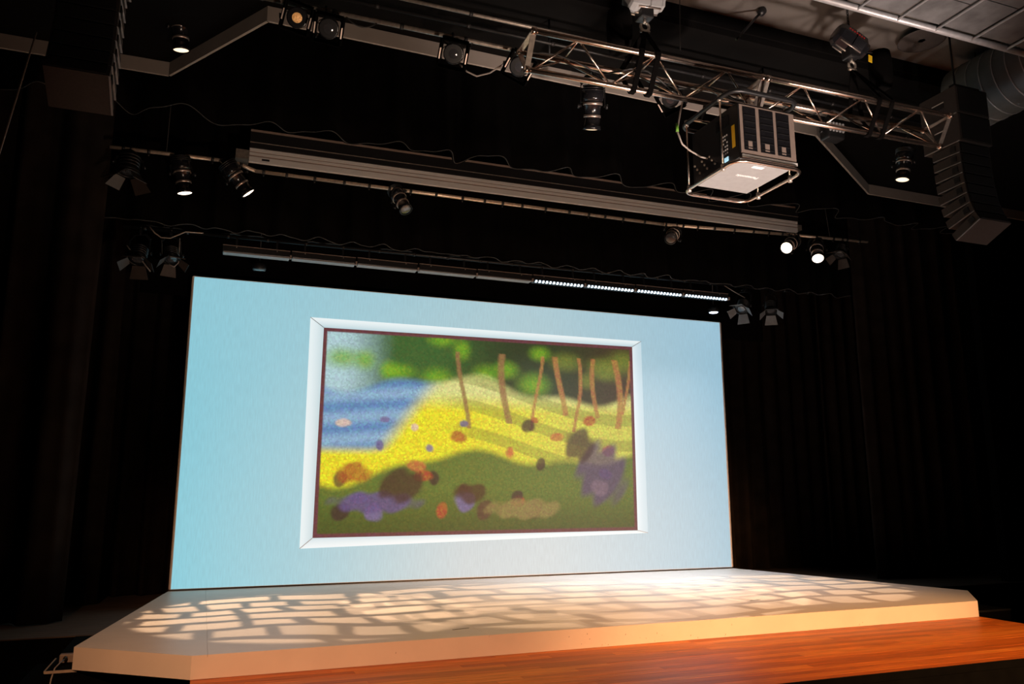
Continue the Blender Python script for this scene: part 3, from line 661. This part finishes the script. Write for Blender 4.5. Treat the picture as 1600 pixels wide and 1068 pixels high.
# led flood with cluster of small lenses behind the truss
cL = pt(1300, 208, -4.65)
fl = thing('led_flood_light', FP(cL.x), 'small black flood light with clustered white lenses below the truss right half', 'stage light')
MB().cbox((cL.x - .13, cL.y - .08, cL.z - .1), (cL.x + .13, cL.y + .08, cL.z + .12), .02).build('housing', 'black_metal', fl)
for i in range(5):
    for j in range(3):
        c0 = Vector((cL.x - .1 + .05 * i, cL.y - .08, cL.z - .0 + .045 * j))
        MB().lathe(c0, (0, -1, -.2), [(0, .019), (.012, .02), (.016, .012)], 8).build('led_lens', 'grey_plastic', fl)
yoke(fl, cL, Vector((0, -1, 0)), .15, FP(cL.x) - Vector((0, 0, .1))); clampset(fl, FP(cL.x), FP(cL.x) - Vector((0, 0, .1)), None)

# ------------------------------------------------------------------ strip battens
ordn = ['first', 'second', 'third', 'fourth', 'fifth', 'sixth', 'seventh', 'eighth', 'ninth']
bx0, bx1, nb = -4.15, 4.19, 9
for k in range(nb):
    a = bx0 + (bx1 - bx0) * k / nb + .012; b = bx0 + (bx1 - bx0) * (k + 1) / nb - .012
    lit = k >= 5; z = 4.745 + .045 * (k / nb)
    lab = ('lit strip batten with row of white cells, %s from the left' if lit else 'unlit black strip batten, %s from the left in the row above the screen') % ordn[k]
    t = thing('led_batten', ((a + b) / 2, -.66, z), lab, 'strip light', 'strip battens above the screen')
    MB().cbox((a, -.73, z + .01), (b, -.59, z + .105), .012).build('housing', 'black_metal', t)
    MB().box((a, -.735, z + .10), (b, -.72, z + .108)).build('top_edge', 'taupe_plastic', t)
    if lit:
        MB().box((a + .01, -.725, z + .0), (b - .01, -.60, z + .012)).build('lens_tray', 'black_metal', t)
        for i in range(14):
            cxx = a + .02 + (b - a - .04) * (i + .5) / 14
            MB().cbox((cxx - .0155, -.742, z - .012), (cxx + .0155, -.695, z + .022), .006).build('led_cell', 'led', t)
    else:
        MB().box((a + .01, -.735, z - .004), (b - .01, -.60, z + .012)).build('lens_strip', 'led_off', t)
    for s in (.2, .8):
        x = a + (b - a) * s
        MB().box((x - .012, -.675, z + .10), (x + .012, -.645, e2(x).z - .02)).build('hanger_bracket', 'black_metal', t)
        MB().lathe((x, -.732, z + .085), (0, -1, 0), [(0, .008), (.006, .008)], 8).build('bolt', 'steel', t)
    MB().box((b - .004, -.745, z - .005), (b + .02, -.70, z + .045)).build('joint_clip', 'taupe_plastic', t)
# two downlights above the screen
for (px, py), lit, lab in (((1115, 488), True, 'small lit round downlight above top right corner of the screen'), ((405, 422), False, 'small unlit round downlight above the left part of the screen')):
    c = pt(px, py, -.28)
    t = thing('downlight', c, lab, 'downlight', 'round downlights above the screen')
    MB().lathe(c + Vector((0, 0, .0)), (0, 0, 1), [(0, .088), (.01, .095), (.08, .095), (.1, .06), (.12, .05)], 20).build('can', 'black_metal', t)
    MB().lathe(c, (0, 0, -1), [(-.003, .082), (.006, .07), (.01, .02)], 20).build('lens', 'lens_cool' if lit else 'lens_dark', t)
    MB().tube([c + Vector((0, 0, .11)), Vector((c.x, c.y, 8.6))], .008, 6).build('stem', 'black_metal', t)

# ================================================================== triangular truss
TX0, TX1 = -1.76, 3.19
A0, C0, B0 = (-6.17, 5.44), (-5.82, 5.43), (-6.0, 5.165)
A1, C1, B1 = (-6.17, 5.52), (-5.82, 5.50), (-6.0, 5.235)
def tp(ch, x):
    t = (x - TX0) / (TX1 - TX0); p, q = {'A': (A0, A1), 'B': (B0, B1), 'C': (C0, C1)}[ch]
    return Vector((x, p[0] + (q[0] - p[0]) * t, p[1] + (q[1] - p[1]) * t))
truss = thing('lighting_truss', ((TX0 + TX1) / 2, -6, 5.2), 'silver triangular lighting truss hanging across the upper right', 'truss')
mid = .72
for ch in 'ABC':
    for a, b in ((TX0, mid - .01), (mid + .01, TX1)):
        MB().tube([tp(ch, a), tp(ch, b)], .026, 14).build('chord', 'alu', truss)
    for x in (TX0 + .02, mid - .03, mid + .03, TX1 - .02):
        MB().lathe(tp(ch, x) - Vector((.02, 0, 0)), (1, 0, 0), [(0, .026), (0, .032), (.04, .032), (.04, .026)], 14, cap=False).build('coupler', 'alu', truss)
for a, b in ((TX0 + .06, mid - .06), (mid + .06, TX1 - .06)):
    n = 3; stp = (b - a) / n
    for i in range(n):
        xa, xm, xb = a + i * stp, a + (i + .5) * stp, a + (i + 1) * stp
        for p, q in ((('B', xa), ('A', xm)), (('A', xm), ('B', xb)), (('B', xa), ('C', xm)), (('C', xm), ('B', xb)), (('A', xm), ('C', xm))):
            MB().tube([tp(*p), tp(*q)], .0095, 8).build('brace', 'alu', truss)
for x in (TX0 + .02, mid - .03, mid + .03, TX1 - .02):
    for p, q in (('A', 'B'), ('C', 'B'), ('A', 'C')): MB().bar(tp(p, x), tp(q, x), .05, .008, (1, 0, 0)).build('end_bar', 'steel', truss)

# ------------------------------------------------------------------ chain hoists, chain bags and slings
def hoist(label, tpx, c, kx, bodym, bag_c, sling_x, faint):
    c = Vector(c)
    t = thing('chain_hoist', c, label, 'hoist', 'chain hoists above the truss')
    ax = Vector(kx).normalized()
    MB().lathe(c - ax * .2, ax, [(0, .07), (.01, .10), (.05, .125), (.18, .13), (.185, .115), (.2, .115), (.205, .13), (.33, .125), (.37, .09), (.4, .085), (.41, .04)], 8, smooth=False).build('motor', bodym, t)
    sd = ax.cross(Vector((0, 0, 1))).normalized(); upv = sd.cross(ax)
    for s in (-.6, 0, .6):
        p = c - upv * .128 * math.cos(s) + sd * .128 * math.sin(s)
        MB().tube([p - ax * .13, p + ax * .13], .009, 6).build('rib', 'silver', t)
    MB().cbox(c - Vector((.07, .07, .20)), c + Vector((.07, .07, -.08)), .015).build('chain_guide', 'black_metal', t)
    MB().tube(arc(c - Vector((0, 0, .27)), (1, 0, 0), (0, 0, 1), .045, -3.6, 1.4, 14), .014, 8).build('hook', 'steel', t)
    MB().tube([c - Vector((0, 0, .19)), c - Vector((0, 0, .235))], .016, 8).build('hook_shank', 'steel', t)
    for s in (-.3, .0, .3): MB().box(c + Vector((-.14, -.1, .03)), c + Vector((-.13, -.1, .04))).build('rivet', 'steel', t) if s == 0 else None
    top = Vector((c.x, c.y, 6.92))
    links = MB(); z = c.z + .1; kk = 0
    while z < 6.9:
        e = Vector((1, 0, 0)) if kk % 2 else Vector((0, 1, 0))
        links.tube([Vector((c.x, c.y, z)) + e * .012 * math.cos(th) + Vector((0, 0, .024 * math.sin(th))) for th in [i * math.pi / 4 for i in range(8)]], .005, 5, closed=True); z += .034; kk += 1
    lo = links.build('chain', 'black_metal', t); lo['kind'] = 'stuff'
    b = Vector(bag_c)
    bag = MB().lathe(b - Vector((0, 0, .2)), (0, 0, 1), [(0, .07), (.01, .10), (.1, .12), (.3, .125), (.42, .11), (.425, .098), (.3, .105)], 14); bag.build('chain_bag', 'velour', t)
    MB().tube(catenary(b + Vector((0, 0, .22)), c + Vector((.05, 0, -.1)), .0, 4), .006, 6).build('bag_strap', 'cable', t)
    # sling round the truss
    s = thing('lifting_sling', tp('B', sling_x), faint, 'sling', 'black slings round the truss')
    hk = c - Vector((0, 0, .32))
    for dx in (-.085, .085):
        x = sling_x + dx; out_ = .034
        pts = [hk, tp('A', x) + Vector((0, -out_, out_ * .6)), tp('A', x) + Vector((0, -out_, -out_ * .3)), tp('B', x) + Vector((0, -out_ * .8, -out_)), tp('B', x) + Vector((0, out_ * .8, -out_)), tp('C', x) + Vector((0, out_, -out_ * .3)), tp('C', x) + Vector((0, out_, out_ * .6)), hk]
        mb = MB()
        for p, q in zip(pts, pts[1:]): mb.bar(p, q, .05, .012, (1, 0, 0))
        mb.build('strap', 'velour', s)
    MB().lathe(hk - Vector((.05, 0, 0)), (1, 0, 0), [(0, .016), (.1, .016)], 10).build('shackle', 'steel', s)
    return t
h1 = atY(1328, 66, -6.0); h2 = atY(1006, 2, -6.0)
sl1 = atY(1364, 200, -6.0).x; sl2 = atY(1000, 130, -6.0).x
H1 = hoist('black chain hoist with hanging bag above right half of the truss', None, h1, (.8, -.1, -.45), 'black_gloss', atY(1376, 112, -5.95), sl1, 'black sling looped round the truss under the black hoist')
for i in range(7):
    p = h1 + Vector((-.12 + .03 * i, -.131, .055 - .012 * i)); MB().box(p, p + Vector((.02, .003, .016))).build('lettering', 'red_ink', H1)
MB().plate([h1 + Vector((.14, -.1, -.17)), h1 + Vector((.19, -.1, -.18)), h1 + Vector((.18, -.1, -.26)), h1 + Vector((.13, -.1, -.25))], .003).build('tag', 'yellow', H1)
hoist('pale silver chain hoist with large black bag above left half of the truss', None, h2, (.9, .1, .15), 'grey_plastic', atY(968, 52, -5.95), sl2, 'black sling looped round the truss under the silver hoist')

# ================================================================== projector in its hanging frame
PB = 4.35; px0, px1, py0, py1 = 0.0, .74, -6.59, -5.73; PT = 5.02
pj = thing('projector', ((px0 + px1) / 2, (py0 + py1) / 2, PB), 'large black projector in tubular frame hanging below the truss', 'projector')
def rr(z, r=.12):
    pts = []
    for cx_, cy_, t0 in ((px1 - r, py1 - r, 0), (px0 + r, py1 - r, 90), (px0 + r, py0 + r, 180), (px1 - r, py0 + r, 270)):
        for i in range(7):
            th = math.radians(t0 + 15 * i); pts.append((cx_ + r * math.cos(th), cy_ + r * math.sin(th), z))
    return pts
MB().tube(rr(PB), .016, 10, closed=True).build('lower_rail', 'alu', pj)
MB().tube(rr(PT), .022, 10, closed=True).build('upper_rail', 'black_metal', pj)
bx = (px0 + .06, px1 - .06); by = (py0 + .03, py1 - .11); bz = (PB + .045, PT - .10)
for x, yy in ((px0, py0 + .2), (px0, py1 - .12), (px1, py0 + .2), (px1, py1 - .2)):
    MB().tube([(x, yy, PB), (x, yy, PT)], .009, 8).build('post', 'alu', pj)
    for z in (PB, PT): MB().lathe((x, yy, z - .03), (0, 0, 1), [(0, .02), (.06, .02)], 10).build('rail_clamp', 'steel', pj)
MB().cbox((bx[0], by[0], bz[0]), (bx[1], by[1], bz[1]), .012).build('body', 'black_metal', pj)
MB().box((bx[0] + .02, by[0] + .03, bz[0] - .006), (bx[1] - .02, by[1] - .02, bz[0] + .004)).build('underside_panel', 'grey_plastic', pj)
# rear face (towards the audience): grey surround with three dark bays
fy = by[0] - .004; fx0, fx1 = bx[0] + .015, bx[1] - .005; fz0, fz1 = bz[0] + .04, bz[1] - .02
MB().box((fx0, fy, fz0), (fx1, by[0] + .01, fz1)).build('vent_surround', 'taupe_plastic', pj)
wv = (fx1 - fx0)
for a, b in ((.055, .285), (.35, .605), (.66, .90)):
    xa, xb = fx0 + wv * a, fx0 + wv * b
    bay = MB().box((xa, fy - .004, fz0 + .035), (xb, fy + .002, fz1 - .02)).build('vent_bay', 'black_gloss', pj)
    for i in range(6):
        zz = fz0 + .06 + i * (fz1 - fz0 - .1) / 6
        MB().box((xa + .01, fy - .008, zz), (xb - .01, fy - .003, zz + .008)).build('vent_louvre', 'black_metal', bay)
    MB().box((xa + (xb - xa) * .3, fy - .007, fz0 + .05), (xa + (xb - xa) * .62, fy - .004, fz0 + .13)).build('filter_tab', 'taupe_plastic', bay)
MB().box((bx[0] + .02, by[0] - .012, bz[0] + .0), (bx[1], by[0] - .002, bz[0] + .028)).build('rear_sill', 'alu_matt', pj)
# left face: buttons, sticker, connectors
lx = bx[0] - .003
MB().box((lx - .002, by[0] + .05, bz[0] + .12), (lx, by[0] + .095, bz[0] + .33)).build('warning_sticker', 'yellow', pj)
for i in range(4):
    for j in range(6):
        if (i + j) % 5 == 4: continue
        yy = by[0] + .16 + .028 * i; zz = bz[0] + .10 + .034 * j
        MB().box((lx - .004, yy, zz), (lx, yy + .014, zz + .014)).build('button', 'white_ink', pj)
MB().box((lx - .003, by[0] + .16, bz[0] + .03), (lx, by[0] + .22, bz[0] + .07)).build('status_display', 'screen_btn', pj)
MB().box((lx - .006, by[0] + .13, bz[0] + .36), (lx, by[0] + .32, bz[0] + .46)).build('input_panel', 'black_gloss', pj)
for i in range(9):
    yy = by[0] + .36 + .04 * i; zz = bz[0] + .08 + .05 * (i % 3)
    MB().lathe((lx, yy, zz), (-1, 0, 0), [(0, .011), (.012, .011)], 8).build('connector', 'steel', pj)
MB().lathe(((bx[0] + bx[1]) / 2, by[1] - .02, (bz[0] + bz[1]) / 2), (0, 1, 0), [(0, .13), (.05, .13), (.055, .10), (.12, .10), (.12, .085)], 24).build('lens_barrel', 'black_gloss', pj)
MB().lathe(((bx[0] + bx[1]) / 2, by[1] + .08, (bz[0] + bz[1]) / 2), (0, 1, 0), [(0, .085), (.02, .06), (.03, .02)], 20).build('lens', 'lens_dark', pj)
for s in (.25, .75):
    yy = py0 + (py1 - py0) * s
    MB().tube([(px0, yy, PT), (px1, yy, PT)], .014, 8).build('cross_tube', 'alu', pj)
for x in (px0 + .12, px1 - .12):
    MB().bar((x, py0 + .22, PT), (x, -6.0, tp('B', x).z - .026), .04, .01, (1, 0, 0)).build('hanging_bracket', 'black_metal', pj)
    MB().bar((x, py1 - .22, PT), (x, -6.0, tp('B', x).z - .026), .04, .01, (1, 0, 0)).build('hanging_bracket', 'black_metal', pj)
def text_mesh(s, size, m, parent, origin, right, upv, name='lettering', bold=.0):
    cu = bpy.data.curves.new(name, 'FONT'); cu.body = s; cu.size = size; cu.align_x = 'CENTER'; cu.align_y = 'CENTER'; cu.offset = bold; cu.extrude = .0008
    tmp = bpy.data.objects.new('tmp_text', cu); C.objects.link(tmp)
    dg = bpy.context.evaluated_depsgraph_get(); me = bpy.data.meshes.new_from_object(tmp.evaluated_get(dg))
    bpy.data.objects.remove(tmp, do_unlink=True); bpy.data.curves.remove(cu)
    right = Vector(right); upv = Vector(upv); nn = right.cross(upv)
    Mx = Matrix(((right.x, upv.x, nn.x, origin[0]), (right.y, upv.y, nn.y, origin[1]), (right.z, upv.z, nn.z, origin[2]), (0, 0, 0, 1)))
    me.transform(Mx); me.name = name
    me.materials.clear(); me.materials.append(MT[m])
    o = bpy.data.objects.new(name, me); C.objects.link(o); o.parent = parent; me.transform(Matrix.Translation(-Vector(parent.location)))
    return o
tz = bz[0] - .0075
tc_ = atZ(1167, 276, tz); text_mesh('Panasonic', .062, 'white_ink', pj, (tc_.x, tc_.y, tz), (-1, 0, 0), (0, 1, 0), bold=.0012)
c = atZ(1184, 262, tz); MB().box((c.x - .06, c.y - .022, tz - .001), (c.x + .06, c.y + .022, tz + .002)).build('rating_label', 'white_ink', pj)
c = atZ(1188, 257.5, tz); MB().box((c.x - .075, c.y - .008, tz - .001), (c.x + .075, c.y + .008, tz + .002)).build('rating_label', 'white_ink', pj)
cb = atY(1062, 185, -6.2)
tag(MB().tube([atY(1066, 160, -6.05), atY(1062, 180, -6.15), atY(1058, 205, -6.2), atY(1066, 225, -6.2), atY(1078, 235, -6.1), atY(1095, 245, -6.1), (px0 + .05, py0 + .5, PB + .22)], .008, 8).build('projector_cable', 'cable_grey'), 'grey cable looping from the truss into the projector left side', 'cable')
g0 = atY(1058, 196, -6.2); tag(MB().lathe(g0, (0, 0, 1), [(-.06, .013), (.02, .013)], 10).build('cable_marker', 'green'), 'green tape marker on the cable left of the projector', 'tape')

# ================================================================== line arrays
def line_array(label, xa, xb, yf, ztop, n, inner):
    t = thing('line_array_speaker', ((xa + xb) / 2, yf, ztop), label, 'loudspeaker', 'line array loudspeakers')
    MB().box((xa + .05, yf + .05, ztop + .0), (xb - .05, yf + .12, ztop + .05)).build('rigging_bar', 'black_metal', t)
    MB().tube([((xa + xb) / 2, yf + .2, ztop), ((xa + xb) / 2, yf + .2, 6.92)], .012, 8).build('hanging_cable', 'black_metal', t)
    z = ztop; dep = .42
    for k in range(2):
        b = MB().cbox((xa, yf, z - .335), (xb, yf + dep + .08, z), .01).build('sub_cabinet', 'speaker', t)
        MB().box((xa + .03, yf - .008, z - .31), (xb - .03, yf + .004, z - .025)).build('grille', 'grille', b)
        xs_ = xa - .004 if inner < 0 else xb
        MB().cbox((xs_, yf + .17, z - .21), (xs_ + .004 + .004, yf + .33, z - .15), .003).build('handle', 'black_metal', b)
        MB().box((xs_, yf + .17, z - .14), (xs_ + .006, yf + .33, z - .13)).build('handle_edge', 'alu_matt', b)
        MB().box((xs_ - .004, yf + .02, z - .338), (xs_ + .010, yf + dep + .07, z - .330)).build('joint_strip', 'grey_tube', b)
        z -= .34
    yy = yf + .04; ang = 0.0; h = .124; pos = Vector((0, yy, z))
    for k in range(n):
        ang += math.radians([0, 1, 1.5, 2, 3, 4.5, 6.5, 9][min(k, 7)])
        R = Matrix.Rotation(-ang, 3, 'X')
        piv = (0, pos.y + .0, pos.z)
        xm = .01
        def bx_(a, b, nm, m, par): return MB().box(a, b, R, piv).build(nm, m, par)
        cab = MB()
        V = []
        for x in (xa + xm, xb - xm):
            for (dy, dz) in ((0, -.004), (dep - .06, -.016), (dep - .06, -h + .016), (0, -h + .004)): V.append(Vector(piv) + R @ Vector((0, dy, dz)) + Vector((x, 0, 0)))
        cab.add(V, [(0, 1, 2, 3), (7, 6, 5, 4), (0, 4, 5, 1), (1, 5, 6, 2), (2, 6, 7, 3), (3, 7, 4, 0)])
        b = cab.build('cabinet', 'speaker', t)
        g = MB(); V = []
        for x in (xa + .03, xb - .03):
            for (dy, dz) in ((-.012, -.012), (.002, -.012), (.002, -h + .012), (-.012, -h + .012)): V.append(Vector(piv) + R @ Vector((0, dy, dz)) + Vector((x, 0, 0)))
        g.add(V, [(0, 1, 2, 3), (7, 6, 5, 4), (0, 4, 5, 1), (1, 5, 6, 2), (2, 6, 7, 3), (3, 7, 4, 0)]); g.build('grille', 'grille', b)
        xs_ = xa + .004 if inner < 0 else xb - .012
        s = MB(); V = []
        for x in (xs_ - .002, xs_ + .012):
            for (dy, dz) in ((.05, -.03), (.12, -.03), (.12, -h + .03), (.05, -h + .03)): V.append(Vector(piv) + R @ Vector((0, dy, dz)) + Vector((x, 0, 0)))
        s.add(V, [(0, 1, 2, 3), (7, 6, 5, 4), (0, 4, 5, 1), (1, 5, 6, 2), (2, 6, 7, 3), (3, 7, 4, 0)]); s.build('rigging_plate', 'black_metal', b)
        e = MB(); V = []
        for x in (xs_ - .003, xs_ + .010):
            for (dy, dz) in ((.0, -h + .004), (dep - .07, -h + .013), (dep - .07, -h + .006), (.0, -h - .002)): V.append(Vector(piv) + R @ Vector((0, dy, dz)) + Vector((x, 0, 0)))
        e.add(V, [(0, 1, 2, 3), (7, 6, 5, 4), (0, 4, 5, 1), (1, 5, 6, 2), (2, 6, 7, 3), (3, 7, 4, 0)]); e.build('joint_strip', 'grey_tube', b)
        pos = Vector(piv) + R @ Vector((0, 0, -h)) + Vector((0, 0, 0))
    return t
YA = -5.95
pr = atY(1492, 132, YA); prb = atY(1492, 234, YA)
line_array('curved black line array loudspeaker hanging at right end of the truss', pr.x, pr.x + .5, YA, pr.z, 8, -1)
plb = atY(176, 130, YA)
line_array('tall black line array loudspeaker hanging at upper left', plb.x - .44, plb.x, YA, plb.z + .68 + 8 * .12, 8, 1)

# ================================================================== ceiling details upper right
CZ, CY = 6.0, -6.79
cl = thing('ceiling_cloud', (3.2, -8.2, CZ), 'grey panelled ceiling raft with tubular edge at top right corner', 'ceiling panel')
cxa = .33; nx = 12; pw = .492
MB().tube([(cxa - .2, CY, CZ), (cxa + nx * pw + .2, CY, CZ)], .035, 12).build('edge_tube', 'grey_tube', cl)
MB().tube([(cxa - .2, CY - 2.9, CZ), (cxa + nx * pw + .2, CY - 2.9, CZ)], .035, 12).build('edge_tube', 'grey_tube', cl)
for i in range(nx + 1):
    x = cxa + i * pw
    MB().tube([(x, CY, CZ - .02), (x, CY - 2.9, CZ - .02)], .013, 8).build('rib', 'grey_tube', cl)
rp_ = random.Random(3)
for i in range(nx):
    cuts = [CY - .07, CY - .07 - rp_.uniform(.35, .8), CY - 1.25 - rp_.uniform(0, .4), CY - 2.86]
    for a, b in zip(cuts, cuts[1:]):
        MB().box((cxa + i * pw + .02, b + .012, CZ + .0), (cxa + (i + 1) * pw - .02, a, CZ + .02)).build('panel', 'grey_panel', cl)
for x, yy in ((cxa + .5, CY - .5), (cxa + 5, CY - .5), (cxa + .5, CY - 2.5), (cxa + 5, CY - 2.5)): MB().tube([(x, yy, CZ + .02), (x, yy, 6.92)], .01, 6).build('hanger', 'black_metal', cl)
# spiral duct running towards the room
db = atZ(1568, 172, 5.95); dr = .42; dend = atZ(1512, 205, 5.95).y
duct = thing('spiral_duct', (db.x + .1, -6, 5.95), 'grey spiral air duct at far upper right behind the speaker', 'duct')
dax = Vector((db.x + .12, 0, 5.95 + dr))
MB().lathe((dax.x, -9.0, dax.z), (0, 1, 0), [(0, dr), (dend + 9.0, dr)], 32).build('tube', 'duct', duct)
for i in range(int((dend + 8.95) / .17)):
    MB().lathe((dax.x, -8.9 + .17 * i, dax.z), (0, 1, 0), [(0, dr - .002), (.004, dr + .006), (.012, dr + .006), (.016, dr - .002)], 32, cap=False).build('seam', 'grey_tube', duct)
for yy in (-8.2, dend - .2): MB().tube([(dax.x, yy, dax.z + dr), (dax.x, yy, 6.92)], .01, 6).build('hanger', 'black_metal', duct)
# dome light and drop rod
dc = atZ(1440, 60, 6.85)
dl = thing('ceiling_dome', dc, 'shallow dark ceiling dome partly behind the grey ceiling raft', 'ceiling fixture')
MB().lathe((dc.x, dc.y, 6.92), (0, 0, -1), [(0, .10), (.04, .16), (.09, .26), (.10, .27), (.10, .25)], 24).build('shade', 'speaker', dl)
MB().lathe((dc.x, dc.y, 6.92), (0, 0, -1), [(.06, .05), (.1, .04)], 12).build('bulb_cover', 'grey_tube', dl)
r0, r1 = atZ(1192, 16, 6.9), atY(1150, 62, -5.3)
rod = thing('ceiling_rod', r0, 'thin black rod slanting from the ceiling above the truss', 'rod')
MB().tube([r0, r1], .014, 8).build('shaft', 'black_metal', rod)
MB().lathe(r0, (r1 - r0), [(-.02, .03), (.0, .05), (.05, .05), (.08, .02)], 12).build('ceiling_joint', 'black_metal', rod)
c0, c1 = atY(57, 50, -4.5), atY(-12, 275, -4.5)
tag(MB().tube([c0, c1], .008, 8).build('steel_rope', 'taupe_plastic'), 'thin slanting steel rope at far upper left', 'rope')
tag(MB().tube([atY(1062, -5, -5.6), atY(1063, 78, -5.6)], .005, 6).build('hanging_wire', 'cable'), 'thin vertical wire hanging above the truss', 'wire')

# ================================================================== loose cables
def cable(label, pts, r=.008, m='cable'):
    return tag(MB().tube(pts, r, 8).build('lighting_cable', m), label, 'cable')
cable('pale cable sagging between front pipe spotlights left of the truss', [atY(718, 100, -4.6), atY(730, 112, -4.6), atY(745, 119, -4.6), atY(765, 114, -4.6), atY(785, 101, -4.6), atY(810, 86, -4.6), atY(826, 80, -4.6)], .009, 'cable_grey')
cable('pale cable swagged below the dark pipe at left of screen', [atY(234, 354, -.7), atY(242, 364, -.7), atY(252, 371, -.7), atY(266, 372, -.7), atY(280, 366, -.7), atY(290, 362, -.7), atY(318, 364, -.7)], .009, 'nosing')
cable('grey cable curving down beside the leftmost dark barn door spotlight', [atY(198, 383, -.72), atY(205, 392, -.72), atY(218, 402, -.72), atY(228, 415, -.72), atY(235, 424, -.72)], .008, 'cable_grey')
cable('looped cable hanging near top left corner of the screen', [atY(281, 372, -.7), atY(280, 395, -.7), atY(279, 410, -.7), atY(272, 417, -.7), atY(264, 412, -.7)], .007, 'cable_grey')
cable('thin grey cable slanting to the right barn door spotlights', [atY(1132, 446, -.7), atY(1148, 456, -.7), atY(1164, 465, -.7)], .008, 'cable_grey')
tr = random.Random(4)
for k, lab in enumerate(('left', 'middle', 'right')):
    a = (-1.7, -.4, 1.2)[k]; b = (-.2, .7, 3.0)[k]
    cable('black cable lying inside the truss, %s run' % lab, [Vector((a + (b - a) * i / 10, -5.95 + .05 * math.sin(i * 1.3 + k), 5.36 + .07 * math.sin(i * 1.1 + k * 2))) for i in range(11)], .008)
for k, (px, py) in enumerate(((470, 18), (540, 25), (690, 60))):
    p = atY(px, py, -4.6); cable('small black cable loop dangling from the front pipe, %s' % ('by the amber spotlight', 'right of the second spotlight', 'left of the third spotlight')[k], catenary(p, p + Vector((.35, 0, .03)), .1, 10), .007)
# cable bundle along the second electric
cable('black wavy cable bundle lying along the dark batten pipe', [Vector((-5.2 + .12 * i, -.64, e2(-5.2 + .12 * i).z + .035 + .012 * math.sin(i * 2.1) + .01 * math.sin(i * .7))) for i in range(94)], .012)
